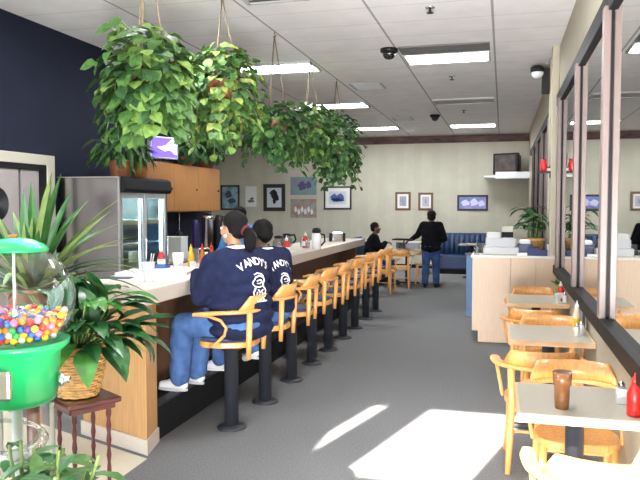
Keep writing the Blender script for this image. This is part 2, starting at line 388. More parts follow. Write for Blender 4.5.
ft = part('footrest', MB().box(-2.76, -2.43, 4.52, 11.9, 0, .25), black, ct)
part('nosing', MB().box(-2.5, -2.42, 4.52, 11.9, .25, .268), charcoal, ft)

# ------------------------------------------------------------------ bentwood chairs and stools
def shell(t, zs, pad, legs_to):
    """seat, back and arms shared by stool and chair; the sitter looks along +y"""
    sq = []
    for i in range(28):
        a = 2*pi*i/28; c_, s_ = cos(a), sin(a); k = .55
        x = .225*math.copysign(abs(c_)**k, c_); y = .215*math.copysign(abs(s_)**k, s_)
        sq.append((x*(1 if y > 0 else 1+.28*y/.215*1), y))
    part('seat', MB().prism(sq, zs-.055, zs-.01), oak, t, bev=.008)
    if pad is not None:
        part('cushion', MB().prism([(x*.93, y*.93) for x, y in sq], zs-.01, zs+.018), pad, t, bev=.012)
    # arm rail: one bent bar from tip to tip behind the sitter
    U = [(.285, .20, zs+.205), (.285, .10, zs+.215), (.283, 0, zs+.222)]
    for i in range(1, 12): a = -pi*i/12; U.append((.283*cos(a), -.0+.245*sin(a), zs+.225))
    U += [(-.283, 0, zs+.222), (-.285, .10, zs+.215), (-.285, .20, zs+.205)]
    m = MB(); n = len(U); vs = []
    for i, p in enumerate(U):
        p = V(p); q = (V(U[min(i+1, n-1)])-V(U[max(i-1, 0)])); q.z = 0; q.normalize(); o = V((-q.y, q.x, 0))
        wd = .03 if 1 < i < n-2 else (.034 if i in (1, n-2) else .022)
        vs += [p-o*wd-V((0, 0, .013)), p+o*wd-V((0, 0, .013)), p+o*wd+V((0, 0, .013)), p-o*wd+V((0, 0, .013))]
    fs = [(4*i+k, 4*i+(k+1) % 4, 4*i+4+(k+1) % 4, 4*i+4+k) for i in range(n-1) for k in range(4)]+[(3, 2, 1, 0), tuple(4*n-4+k for k in range(4))]
    m.add(vs, fs, False)
    part('arm_rail', m, oak, t, bev=.008)
    # crest: broad bent board, full height in the middle and sloping down to the arms
    m = MB(); vs = []; N = 20
    for i in range(N+1):
        a = R(-90-56+112*i/N); u = abs(i/N-.5)*2
        h = .115 if u < .70 else .115-(u-.70)/.30*.10
        tilt = .03
        for rr in (0, .02):
            for zz in (-.012, h):
                k = tilt*(zz/.115)
                vs.append(((.272+rr+k)*cos(a), (.236+rr+k)*sin(a), zs+.225+zz))
    fs = []
    for i in range(N):
        b = 4*i; c = b+4
        fs += [(b, b+1, c+1, c), (b+2, c+2, c+3, b+3), (b+1, b+3, c+3, c+1), (b, c, c+2, b+2)]
    fs += [(0, 2, 3, 1), (4*N, 4*N+1, 4*N+3, 4*N+2)]
    m.add(vs, fs, True)
    part('backrest', m, oak, t)
    for sx in (-1, 1):
        p = [(sx*.215, -.215, zs+.22), (sx*.205, -.205, zs), (sx*.20, -.20, legs_to)] if legs_to > .2 else [(sx*.20, -.228, zs+.22), (sx*.19, -.20, zs), (sx*.20, -.215, zs*.5), (sx*.215, -.25, legs_to)]
        part('rear_post' if legs_to > .2 else 'leg', MB().tube(p, [.023]*(len(p)-1)+[.018], 10), oak, t)
        part('hoop', MB().tube([(sx*.277, .17, zs+.20), (sx*.277, .08, zs+.195), (sx*.272, -.01, zs+.165), (sx*.262, -.05, zs+.11), (sx*.25, -.03, zs+.05), (sx*.24, .03, zs-.005), (sx*.232, .09, zs-.035)], .012, 8), oak, t)
def make_stool():
    t = thing('bar_stool', 'x', 'bar stool', (0, 0, 0), 0, 'bentwood stools along the bar counter')
    shell(t, .715, bluevinyl, .585)
    part('pedestal', MB().lathe([(.055, .02), (.055, .60), (.10, .63), (.11, .66)], 20), charcoal, t)
    part('floor_flange', MB().lathe([(.115, 0), (.115, .012), (.085, .026), (.056, .032)], 24), charcoal, t)
    return t
def make_chair():
    t = thing('dining_chair', 'x', 'chair', (0, 0, 0), 0, 'bentwood armchairs at the tables')
    shell(t, .46, None, 0)
    for sx in (-1, 1):
        part('leg', MB().tube([(sx*.18, .17, .42), (sx*.185, .18, .25), (sx*.205, .205, 0)], [.022, .02, .016], 10), oak, t)
        part('stretcher', MB().tube([(sx*.19, .18, .2), (sx*.205, -.205, .2)], .01, 8), oak, t)
    part('cross_stretcher', MB().tube([(-.195, 0, .2), (.195, 0, .2)], .01, 8), oak, t)
    part('apron', MB().box(-.17, .17, .15, .17, .38, .405), oak, t); part('apron', MB().box(-.17, .17, -.17, -.15, .38, .405), oak, t)
    return t
stool_y = [4.94, 5.67, 6.45, 7.2, 7.93, 8.72, 9.47, 10.27, 11.1]
stool_l = ['bar stool under the woman with the ponytail, first from the wooden counter end',
           'bar stool under the short-haired sitter, second from the wooden counter end',
           'empty bar stool next to the short-haired sitter, third along the counter',
           'empty bar stool, fourth from the wooden counter end',
           'empty bar stool, fifth from the wooden counter end',
           'empty bar stool, sixth from the wooden counter end',
           'empty bar stool, seventh from the wooden counter end',
           'empty bar stool, last but one toward the back wall',
           'empty bar stool at the far end of the counter, last of the row']
rng = random.Random(4)
st0 = make_stool()
for i, (y, l) in enumerate(zip(stool_y, stool_l)):
    rz = R(90)+R([4, 2, 6, -3, 5, 0, -4, 6, 3][i])
    if i == 0: st0.location = (-2.02, y, 0); st0.rotation_euler.z = rz; st0['label'] = l
    else: dup(st0, (-2.0, y, 0), rz, l)
ch0 = make_chair()
chairs = [(.40, 2.88, 0, 'sunlit bentwood chair with its back to us at the table with the brown tumbler'),
          (.41, 4.07, 180, 'bentwood chair behind the brown tumbler, facing us'),
          (.25, 4.78, 3, 'bentwood chair at the middle table, its back toward the brown tumbler'),
          (.38, 5.85, 180, 'bentwood chair facing us behind the middle table'),
          (.30, 6.62, -3, 'bentwood chair facing away at the table beside the checkout counter'),
          (.34, 7.93, 180, 'bentwood chair with its back against the pale checkout counter'),
          (-2.28, 13.5, -6, 'bentwood chair just beyond the last bar stool, its back to us'),
          (-2.10, 14.5, 4, 'bentwood chair at the back table beside the standing woman'),
          (-1.66, 15.4, 95, 'bentwood chair at the aisle side of the back table, nearest the standing woman'),
          (-2.62, 12.95, 20, 'bentwood chair squeezed in at the end of the bar counter')]
for i, (x, y, a, l) in enumerate(chairs):
    if i == 0: ch0.location = (x, y, 0); ch0.rotation_euler.z = R(a); ch0['label'] = l
    else: dup(ch0, (x, y, 0), R(a), l)

# ------------------------------------------------------------------ tables
def table(x0, x1, y0, y1, label, z=.75):
    t = thing('dining_table', label, 'table', ((x0+x1)/2, (y0+y1)/2, 0), 0, 'laminate dining tables')
    a, b = (x1-x0)/2, (y1-y0)/2
    part('tabletop', MB().box(-a+.012, a-.012, -b+.012, b-.012, z-.035, z), tabletop_m, t, bev=.003)
    part('edge_band', MB().box(-a, a, -b, -b+.012, z-.037, z-.001).box(-a, a, b-.012, b, z-.037, z-.001).box(-a, -a+.012, -b+.012, b-.012, z-.037, z-.001).box(a-.012, a, -b+.012, b-.012, z-.037, z-.001), edgewood, t)
    part('pedestal', MB().lathe([(.045, .03), (.045, z-.06), (.16, z-.04)], 20), charcoal, t)
    part('base', MB().box(-.28, .28, -.035, .035, 0, .035).box(-.035, .035, -.28, .28, 0, .034), charcoal, t, bev=.01)
table(.075, .645, 3.31, 3.92, 'laminate table carrying the brown tumbler')
table(.05, .645, 5.16, 5.86, 'laminate table with the yellow-labelled bottle, middle of the row by the panes')
table(.05, .645, 7.13, 7.86, 'laminate table beside the checkout counter, third along the panes')
table(-2.35, -1.75, 14.95, 15.7, 'laminate table at the back between the seated and the standing person')

# ------------------------------------------------------------------ checkout counter and blue partition
rc = thing('checkout_counter', 'pale wood checkout counter in front of the mirror-like panes', 'counter', (0, 8.9, 0))
part('carcass', MB().box(-.36, .645, .02, .75, .145, 1.07), palewood, rc)
for a, b in ((-.365, .10), (.105, .40), (.405, .64)):
    part('panel', MB().box(a, b, 0, .02, .145, 1.07), palewood, rc, bev=.003)
part('plinth', MB().box(-.29, .645, .015, .70, 0, .145), palewood, rc)
part('worktop', MB().box(-.385, .645, -.02, .77, 1.07, 1.10), mat('white_worktop', (.66, .60, .51), .35), rc, bev=.006)
bp = thing('blue_partition', 'low blue partition behind the checkout counter', 'partition', (0, 0, 0))
part('panel', MB().box(-.54, .645, 10.9, 11.05, 0.0, .96), bluelam, bp, bev=.006)
part('cap_rail', MB().box(-.56, .645, 10.88, 11.07, .96, .99), mat('dark_cap', (.05, .06, .08), .5), bp)

# ------------------------------------------------------------------ glass-door cooler by the navy wall
fr = thing('display_cooler', 'steel sided cooler with two glass doors against the navy wall', 'refrigerator', (0, 0, 0))
fx0, fx1, fy0, fy1, fz = -4.83, -4.06, 6.74, 7.86, 2.045
part('side_panel', MB().box(fx0, fx1, fy0, fy0+.03, .05, fz), steel, fr, bev=.004)
part('side_panel', MB().box(fx0, fx1, fy1-.03, fy1, .05, fz), steel, fr, bev=.004)
part('trim_strip', MB().box(fx1-.012, fx1+.012, fy0-.004, fy0+.02, .05, fz).box(fx0, fx1, fy0-.004, fy0+.01, fz-.012, fz), mat('bright_steel_edge', (.75, .75, .73), .3, metal=1), fr)
liner = mat('cooler_liner', (.55, .62, .62), .5)
part('liner', MB().box(fx0, fx0+.03, fy0+.03, fy1-.03, .05, fz).box(fx0, fx1-.05, fy0+.03, fy1-.03, .05, .45).box(fx0, fx1-.05, fy0+.03, fy1-.03, fz-.03, fz), liner, fr)
part('header', MB().prism([(fx1-.06, 1.87), (fx1+.05, 1.87), (fx1+.075, 1.91), (fx1+.06, 2.02), (fx1+.02, fz), (fx1-.06, fz)], 0, fy1-fy0-.02,
     T=Matrix(((1, 0, 0, 0), (0, 0, 1, fy0+.02), (0, 1, 0, 0), (0, 0, 0, 1)))), black, fr, bev=.01)
part('tube_light', MB().tube([(fx1-.09, fy0+.1, 1.85), (fx1-.09, fy1-.1, 1.85)], .013, 8), mat('cooler_tube', (.8, .95, 1), .5, emit=60), fr)
for y in (fy0+.06, (fy0+fy1)/2, fy1-.06): part('tube_light', MB().tube([(fx1-.07, y, .3), (fx1-.07, y, 1.8)], .010, 8), mat('added_side_tube', (.8, .95, 1), .5, emit=5), fr)  # upright tubes added to brighten the cooler interior
for z in (.75, 1.02, 1.28, 1.55):
    part('shelf', MB().box(fx0+.04, fx1-.08, fy0+.04, fy1-.04, z, z+.012), mat('shelf_wire', (.5, .55, .55), .4, metal=.5), fr)
part('price_rail', MB().box(fx1-.085, fx1-.07, fy0+.05, fy1-.06, 1.505, 1.55), mat('tan_rail', (.55, .42, .24), .6), fr)
part('price_rail', MB().box(fx1-.085, fx1-.07, fy0+.05, fy0+.55, .98, 1.07), mat('tan_rail', (.55, .42, .24), .6), fr)
alu = mat('aluminium', (.68, .70, .71), .3, metal=.7)
for a, b in ((fy0+.03, (fy0+fy1)/2-.003), ((fy0+fy1)/2+.003, fy1-.03)):
    dr = part('door', MB().box(fx1-.03, fx1, a, a+.045, .12, 1.87).box(fx1-.03, fx1, b-.045, b, .12, 1.87).box(fx1-.03, fx1, a+.045, b-.045, .12, .2).box(fx1-.03, fx1, a+.045, b-.045, 1.81, 1.87), alu, fr, bev=.004)
    part('glass', MB().box(fx1-.02, fx1-.012, a+.045, b-.045, .2, 1.81), coolglass, dr)
    part('handle', MB().tube([(fx1, b-.03, 1.0), (fx1+.035, b-.03, 1.02), (fx1+.035, b-.03, 1.33), (fx1, b-.03, 1.35)], .009, 8), chrome, dr)
part('kick_grille', MB().box(fx0+.02, fx1-.04, fy0+.02, fy1-.02, 0, .05), black, fr)
rngi = random.Random(8)
for k in range(2):
    t = thing('food_box', ['tan food box behind the glass door of the cooler, lower shelf, nearer its steel side', 'tan food box behind the second glass door of the cooler'][k], 'food box', (-4.40, fy0+.22+.44*k, .764+.27*k), 0, 'boxes on the cooler shelves')
    part('box', MB().box(-.14, .14, -.13, .13, 0, .10+.03*(k % 2)), mat('tan_card', (.62, .52, .36), .8), t, bev=.004)
    part('lid', MB().box(-.143, .143, -.133, .133, .10+.03*(k % 2), .12+.03*(k % 2)), paper, t)

# ------------------------------------------------------------------ wall cabinet, back counter and what stands on them
cb = thing('wall_cabinet', 'golden oak wall cabinet hung on the navy wall past the cooler', 'cabinet', (XL, 8.12, 1.635))
part('carcass', MB().box(0, .33, 0, 2.44, 0, .685), cabwood, cb)
for a, b in ((.005, .81), (.815, 1.62), (1.625, 2.435)):
    dd = part('door', MB().box(.33, .352, a, b, .01, .675), cabwood, cb, bev=.005)
    part('knob', MB().ell((.365, b-.09, .33), .014, 10), frame_dark, dd)
bc = thing('back_counter', 'service counter along the navy wall under the oak cabinet', 'counter', (XL+.006, 8.12, 0))
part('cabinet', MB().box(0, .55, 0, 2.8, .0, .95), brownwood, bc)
part('worktop', MB().box(0, .6, -.02, 2.82, .95, 1.0), laminate, bc, bev=.006)
t = thing('monitor', 'small screen glowing violet on top of the oak cabinet', 'television', (-4.62, 8.85, 2.32), R(62))
part('stand', MB().box(-.12, .12, -.07, .07, 0, .02).box(-.03, .03, -.02, .02, .02, .08), blackp, t, bev=.006)
part('casing', MB().box(-.23, .23, -.03, .06, .06, .37), mat('silver_casing', (.55, .55, .58), .4), t, bev=.012)
sc = part('screen', MB().box(-.21, .21, -.034, -.03, .085, .345), mat('violet_screen', (.10, .06, .85), .2, emit=1.2), t)
g = MB(); g.add([(-.12, -.036, .22), (.02, -.036, .24), (.11, -.036, .33), (.19, -.036, .33), (.19, -.036, .12), (.09, -.036, .19), (.0, -.036, .17)], [(6, 5, 4, 3, 2, 1, 0)])
part('screen_picture', g, mat('white_screen_shape', (.85, .85, 1), .2, emit=2.2), sc)

def box_thing(name, label, cat, loc, sx, sy, sz, m, lidm, rotz=0):
    t = thing(name, label, cat, loc, rotz)
    part('body', MB().box(-sx/2, sx/2, -sy/2, sy/2, 0, sz), m, t, bev=.006)
    part('lid', MB().box(-sx/2-.004, sx/2+.004, -sy/2-.004, sy/2+.004, sz, sz+.02), lidm, t, bev=.004)
    return t
box_thing('paper_carton', 'white carton on the service counter next to the cooler', 'box', (-4.46, 8.66, 1.0), .46, .3, .28, paper, paper, R(8))
box_thing('paper_carton', 'pale carton behind the steel urn, beside the ponytail', 'box', (-4.42, 10.35, 1.0), .36, .4, .22, paper, paper, R(-5))
t = thing('coffee_urn', 'tall steel coffee urn under the oak cabinet', 'coffee urn', (-4.36, 9.75, 1.0))
part('body', MB().lathe([(.085, 0), (.09, .02), (.09, .52), (.095, .54), (.07, .58)], 24), steel, t)
part('lid', MB().lathe([(.072, .58), (.05, .62), (.02, .63)], 20), blackp, t)
part('tap', MB().tube([(.0, -.09, .06), (.0, -.13, .06), (.0, -.135, .02)], .012, 8), blackp, t)
part('base', MB().lathe([(.10, 0), (.10, .018)], 24), blackp, t)
tag(part('purple_canister', MB().lathe([(.05, 0), (.055, .02), (.055, .45), (.04, .5), (.02, .51)], 20), mat('purple_plastic', (.025, .012, .10), .4), loc=(-4.50, 9.62, 1.0)), 'dark purple canister touching the steel urn', 'canister')
t = thing('black_jug', 'black curved jug behind the steel urn', 'jug', (-4.30, 10.05, 1.0))
part('body', MB().lathe([(.10, 0), (.12, .1), (.12, .3), (.09, .48), (.05, .58)], 20), blackp, t)
part('handle', MB().tube([(.04, 0, .55), (.13, 0, .55), (.16, 0, .40), (.12, 0, .2)], .014, 8), blackp, t)
t = thing('ladle', 'ladle hanging under the oak cabinet', 'ladle', (-4.56, 9.2, 1.66))
part('rod', MB().tube([(0, 0, -.005), (0, 0, -.34)], .008, 8), chrome, t)
part('bowl', MB().ell((0, 0, -.37), (.05, .05, .06), 14), blackp, t)

# ------------------------------------------------------------------ things on the bar counter
CT = 1.145
def foam_cup(label, loc, straws=0, s=1):
    t = thing('foam_cup', label, 'cup', loc)
    part('cup', MB().lathe([(.030*s, 0), (.031*s, .004), (.045*s, .13*s), (.048*s, .132*s), (.044*s, .128*s), (.03*s, .01)], 24, cap=False).lathe([(.002, .006), (.03*s, .006)], 24, cap=False), mat('white_foam', (.88, .88, .87), .7), t)
    for k in range(straws):
        part('straw', MB().tube([(.01*k, .0, .02), (.02+.02*k, .015, .19*s)], .004, 6), mat('pale_straw', (.7, .62, .5), .5), t)
    return t
foam_cup('white foam cup with straws near the angled counter end', (-2.60, 4.72, CT), 2, 1.12)
foam_cup('white foam cup beside the ketchup bottle on the bar counter', (-2.80, 5.62, CT), 0, 1.2)
foam_cup('crumpled low white cup lid stack in front of the ponytailed woman', (-2.66, 5.62, CT), 0, .6)
def bottle(name, label, cat, loc, m, capm, r=.032, h=.17, lab=None, s=1, group=None):
    t = thing(name, label, cat, loc, 0, group)
    part('body', MB().lathe([(r*.9, 0), (r, .006), (r, h*.62), (r*.55, h*.82), (r*.42, h*.9)], 20), m, t)
    part('cap', MB().lathe([(r*.48, h*.88), (r*.46, h), (r*.16, h*1.08), (r*.08, h*1.18)], 16), capm, t)
    if lab: part('label', MB().lathe([(r+.001, h*.15), (r+.001, h*.5)], 20, cap=False), lab, t)
    return t
bottle('ketchup_bottle', 'red ketchup bottle with a white cap near the cooler side of the bar', 'bottle', (-3.06, 5.80, CT), redb, white, .036, .17, paper)
bottle('mustard_bottle', 'yellow mustard bottle beside the ponytailed woman', 'bottle', (-2.79, 5.86, CT), yellowb, yellowb, .03, .19)
bottle('sauce_bottle', 'amber sauce bottle next to the yellow mustard', 'bottle', (-2.74, 6.0, CT), amber, redb, .028, .19)
bottle('sauce_bottle', 'red-brown sauce bottle right by the shoulder of the ponytailed woman', 'bottle', (-2.69, 6.1, CT), mat('redbrown_sauce', (.40, .06, .02), .25), redb, .03, .19)
def tray(label, loc, rz, sx, sy):
    t = thing('paper_tray', label, 'tray', loc, rz)
    part('base', MB().box(-sx/2, sx/2, -sy/2, sy/2, 0, .008), paper, t)
    part('rim', MB().box(-sx/2, sx/2, -sy/2, -sy/2+.01, .008, .045).box(-sx/2, sx/2, sy/2-.01, sy/2, .008, .045).box(-sx/2, -sx/2+.01, -sy/2+.01, sy/2-.01, .008, .045).box(sx/2-.01, sx/2, -sy/2+.01, sy/2-.01, .008, .045), paper, t)
    return t
tray('white tray on the bar behind the cup with straws', (-2.86, 5.08, CT), R(10), .30, .40)
tray('white tray on the bar below the second foam cup', (-2.62, 5.36, CT), R(-4), .28, .26)
t = thing('folded_menu', 'menus stacked on the bar beside the white trays', 'menu', (-2.93, 4.82, CT), R(14))
part('page', MB().box(-.12, .12, -.09, .09, 0, .01), paper, t)
part('cover', MB().box(-.118, .118, -.088, .088, .010, .014), mat('dark_print', (.06, .05, .08), .6), t)
tag(part('sugar_caddy', MB().box(-.06, .06, -.045, .045, 0, .035).box(-.05, .05, -.035, .035, .035, .05), mat('blue_packets', (.08, .16, .42), .6), loc=(-2.96, 5.62, CT)), 'small blue packet caddy at the foot of the ketchup bottle', 'caddy')
def napkin(label, loc, rz=0):
    t = thing('napkin_dispenser', label, 'napkin dispenser', loc, rz)
    part('case', MB().box(-.05, .05, -.08, .08, 0, .15), steel, t, bev=.008)
    part('faceplate', MB().box(.05, .055, -.06, .06, .02, .13), blackp, t)
    part('napkins', MB().box(.052, .058, -.04, .04, .04, .11), paper, t)
    return t
napkin('steel napkin dispenser behind the amber sauce bottle', (-2.96, 6.45, CT), R(-20))
bottle('ketchup_bottle', 'red ketchup bottle on the bar beside the sweatshirt of the short-haired sitter', 'bottle', (-2.42, 7.62, CT), redb, white, .04, .20, paper)
t = thing('salt_shaker', 'white shaker in front of the middle ketchup on the bar', 'shaker', (-2.40, 7.50, CT))
part('jar', MB().lathe([(.024, 0), (.027, .01), (.022, .08)], 16), white, t); part('lid', MB().lathe([(.023, .08), (.02, .095), (.004, .10)], 16), chrome, t)
def decanter(label, loc, rz):
    t = thing('coffee_decanter', label, 'coffee pot', loc, rz, 'coffee pots on the bar')
    part('bowl', MB().lathe([(.06, 0), (.085, .04), (.08, .10), (.05, .15), (.055, .17)], 20), glass('pot_glass', (.75, .72, .70), .1), t)
    part('handle', MB().tube([(.05, 0, .16), (.11, 0, .17), (.13, 0, .10), (.09, 0, .05)], .014, 8), blackp, t)
    part('collar', MB().lathe([(.056, .15), (.062, .165), (.06, .18), (.02, .19)], 20), blackp, t)
decanter('glass coffee pot with black handle behind the middle ketchup', (-2.84, 8.6, CT), R(30))
decanter('glass coffee pot further along the bar, next to the red bottle and glasses', (-2.95, 9.3, CT), R(10))
napkin('steel napkin dispenser right behind the short-haired sitter', (-2.66, 7.45, CT), R(60))
t = thing('thermal_carafe', 'white thermal carafe with a black lid on the bar', 'carafe', (-2.42, 8.95, CT))
part('body', MB().lathe([(.062, 0), (.066, .01), (.062, .19), (.05, .215)], 24), white, t)
part('lid', MB().lathe([(.055, .212), (.062, .235), (.055, .27), (.02, .285)], 20), blackp, t)
part('handle', MB().tube([(.05, 0, .20), (.11, 0, .19), (.115, 0, .10), (.06, 0, .04)], .012, 8), blackp, t)
bottle('ketchup_bottle', 'red ketchup bottle near the white thermal carafe', 'bottle', (-2.62, 9.1, CT), redb, white, .042, .19, paper)
for k, (x, y) in enumerate(((-2.56, 9.0), (-2.70, 9.22))):
    t = thing('water_glass', ['upright glass between the carafe and the ketchup', 'upright glass behind the ketchup by the carafe'][k], 'glass', (x, y, CT))
    part('glass', MB().lathe([(.028, 0), (.034, .13), (.031, .13), (.026, .01)], 18, cap=False), glass('drink_glass', (.93, .95, .95), .1), t)
    part('ice_water', MB().lathe([(.002, .006), (.025, .008), (.029, .09), (.002, .09)], 18, cap=False), glass('ice_water', (.85, .88, .9), .2), t)
tag(part('place_mat', MB().box(-.18, .18, -.13, .13, 0, .003), paper, loc=(-2.72, 8.25, CT)), 'paper mat on the bar before the middle coffee pot', 'place mat')
t = thing('napkin_holder', 'chrome napkin dispenser with black ends at the far end of the bar', 'napkin_holder', (-2.6, 10.9, CT), R(20))  # napkin dispenser with a chrome case and black end caps
part('body', MB().box(-.09, .09, -.07, .07, .01, .15), chrome, t, bev=.02)
part('end_cap', MB().box(-.13, -.09, -.06, .06, 0, .14), blackp, t, bev=.01); part('end_cap', MB().box(.09, .13, -.06, .06, 0, .14), blackp, t, bev=.01)

# ------------------------------------------------------------------ things on the dining tables
TT = .75
t = thing('tumbler', 'translucent brown tumbler on the nearest laminate table', 'tumbler', (.285, 3.46, TT))
part('cup', MB().lathe([(.031, 0), (.033, .004), (.036, .06), (.0365, .11), (.043, .115), (.046, .178), (.043, .178), (.040, .118), (.033, .10), (.029, .01)], 28, cap=False).lathe([(.002, .006), (.03, .006)], 28, cap=False), tumbler_m, t)
def shaker(label, loc, m=white, lidm=chrome):
    t = thing('shaker', label, 'shaker', loc, 0, 'salt and pepper shakers')
    part('jar', MB().lathe([(.02, 0), (.023, .008), (.021, .05), (.017, .075)], 16), m, t)
    part('lid', MB().lathe([(.018, .073), (.017, .09), (.01, .098), (.002, .10)], 16), lidm, t)
saltm = mat('salt_glass', (.82, .82, .80), .25)
t = thing('shaker', 'large white shaker between the brown tumbler and the ketchup', 'shaker', (.575, 3.62, TT), 0, 'salt and pepper shakers')
part('jar', MB().box(-.024, .024, -.024, .024, 0, .075), saltm, t, bev=.006); part('lid', MB().lathe([(.017, .075), (.016, .10), (.003, .112)], 16), steel, t)
bottle('ketchup_bottle', 'red squeeze bottle on the nearest table, half out of the picture', 'bottle', (.60, 3.42, TT), redb, redb, .034, .17)
shaker('white shaker on the middle table, nearer the table front', (.545, 5.42, TT), saltm)
shaker('white shaker on the middle table, touching the bottle', (.585, 5.5, TT), saltm)
bottle('sauce_bottle', 'yellow-labelled bottle with a white cap on the middle table', 'bottle', (.565, 5.66, TT), mat('pale_sauce', (.62, .50, .36), .4), white, .032, .20, yellowb)
t = thing('menu_holder', 'upright menus in a wire holder by the pane on the middle table', 'menu holder', (.617, 5.72, TT))
part('wire', MB().box(-.02, .02, -.06, .06, 0, .02), chrome, t, bev=.004)
part('menu', MB().box(-.012, -.006, -.055, .055, .0, .22), mat('blue_grey_menu', (.30, .34, .45), .5), t); part('menu', MB().box(.004, .010, -.05, .05, .0, .21), mat('dark_menu', (.10, .11, .16), .5), t)
foam_cup('small white cup on the table beside the checkout counter', (.545, 7.28, TT), 0, .7)
bottle('ketchup_bottle', 'red ketchup bottle on the table beside the checkout counter', 'bottle', (.585, 7.45, TT), redb, white, .036, .17, paper)
shaker('pale shaker behind the small white cup by the checkout', (.61, 7.3, TT), saltm)
t = thing('bud_vase', 'thin vase with green leaves beside the far ketchup bottle', 'vase', (.56, 7.65, TT))
part('vase', MB().lathe([(.02, 0), (.026, .05), (.012, .12), (.015, .14)], 14), mat('green_glass', (.25, .4, .08), .2), t)
g = MB(); r_ = random.Random(3)
for k in range(8): g.leaf((0, 0, .13), (cos(k*.8), sin(k*.8), 1.3), (0, 0, 1), .10, .035, .6, mi=k % 2, shape='lance')
part('leaves', g, [leafB, leafC], t)

# ------------------------------------------------------------------ things on the checkout counter
RT = 1.10
t = thing('cash_register', 'off-white cash register with a raised black customer display', 'cash register', (0, 0, RT))
regm = mat('register_grey', (.46, .46, .47), .5)
part('drawer', MB().box(-.24, .20, 9.02, 9.42, 0, .10), regm, t, bev=.008)
part('body', MB().prism([(9.06, .10), (9.42, .10), (9.42, .13), (9.20, .21), (9.06, .21)], -.21, .16, T=Matrix(((0, 0, 1, 0), (1, 0, 0, 0), (0, 1, 0, 0), (0, 0, 0, 1)))), regm, t, bev=.006)
part('printer_hump', MB().box(-.20, -.02, 9.10, 9.25, .18, .285), mat('register_white', (.50, .49, .45), .5), t, bev=.012)
part('display', MB().box(-.01, .13, 9.10, 9.16, .22, .29), black, t, bev=.006)
part('display_hood', MB().box(-.01, .13, 9.095, 9.17, .29, .36), mat('hood_beige', (.46, .44, .34), .5), t, bev=.006)
part('display_post', MB().box(.04, .08, 9.12, 9.15, .19, .23), regm, t)
t = thing('receipt_printer', 'dark printer topped with white paper next to the cash register', 'printer', (.27, 9.26, RT))
part('body', MB().box(-.08, .10, -.1, .12, 0, .13), mat('navy_grey_plastic', (.05, .06, .12), .5), t, bev=.01)
part('paper_roll', MB().box(-.06, .08, -.06, .08, .13, .19), paper, t, bev=.02)
tag(part('navy_box', MB().box(-.12, .12, -.06, .06, 0, .07).box(-.11, .02, -.05, .05, .07, .10), mat('navy_card', (.02, .03, .12), .6), loc=(.42, 9.02, RT)), 'low navy box in front of the counter plant', 'box')
tag(part('paper_stack', MB().box(-.06, .06, -.08, .08, 0, .03), paper, loc=(.24, 9.05, RT)), 'small paper stack between the register and the navy box', 'paper')
foam_cup('white cup beside the counter plant, against the pane', (.585, 9.2, RT), 0, 1.0)
t = thing('glass_mug', 'small glass at the aisle corner of the checkout counter', 'glass', (-.32, 9.05, RT))
part('glass', MB().lathe([(.03, 0), (.034, .09), (.03, .09), (.026, .01)], 16, cap=False), glass('drink_glass', (.93, .95, .95), .1), t)
part('foot', MB().lathe([(.03, 0), (.03, .006)], 16), clear, t)
tag(part('card_terminal', MB().box(-.05, .05, -.07, .07, 0, .06).box(-.04, .04, -.02, .05, .06, .13), blackp, loc=(-.30, 9.42, RT)), 'black card terminal behind the small glass', 'card terminal')

def leafball(g, rnd, c, rx, rz0, rz1, n, L, mats=(0, 0, 1, 1, 2), shape='heart', W=.82, core=.45):
    for _ in range(n):
        a = rnd.uniform(0, 2*pi); s_ = rnd.uniform(-1, 1); q = math.sqrt(1-s_*s_); f = rnd.uniform(core, 1)**.6
        p = V((c[0]+rx*q*cos(a)*f, c[1]+rx*q*sin(a)*f, c[2]+(rz1 if s_ > 0 else rz0)*s_*f))
        d = V((cos(a)*q+rnd.uniform(-.6, .6), sin(a)*q+rnd.uniform(-.6, .6), -.35+s_*.5+rnd.uniform(-.5, .3)))
        nr = V((cos(a)*.7, sin(a)*.7, .8+rnd.uniform(-.3, .3)))
        l = L*rnd.uniform(.65, 1.15); m = rnd.choice(mats)
        g.leaf(p, d, nr, l, l*W, rnd.uniform(.2, .9), rnd.uniform(.1, .3), 3, m, None, shape)
# counter plant in a tan pot
t = thing('potted_plant', 'broad-leaved plant in a tan pot on the checkout counter', 'potted plant', (.39, 9.48, RT))
part('pot', MB().lathe([(.10, 0), (.115, .02), (.135, .16), (.145, .165), (.145, .20), (.13, .2)], 24), wicker, t)
part('soil', MB().lathe([(.002, .18), (.13, .18)], 20, cap=False), soil, t)
g = MB(); rnd = random.Random(21); st = MB()
for k in range(5):
    a = k*1.3; b = V((.05*cos(a), .05*sin(a), .18)); tp = b+V((.05*cos(a), .05*sin(a), .22+.10*(k % 3))); st.tube([b, tp], .009, 6)
    for j in range(11):
        aa = rnd.uniform(0, 2*pi); d = V((cos(aa), sin(aa)*.8, rnd.uniform(.1, .9))); l = rnd.uniform(.20, .31)
        if tp.x+cos(aa)*l > .22: d.x = -abs(d.x)*.4
        g.leaf(tp-V((0, 0, rnd.uniform(0, .1))), d, (0, 0, 1), l, .085, rnd.uniform(.8, 1.6), .2, 4, rnd.choice((0, 0, 1)), None, 'lance')
part('stems', st, stem_m, t); part('leaves', g, [leafB, mat('leaf_dull_green', (.05, .12, .05), .4)], t)
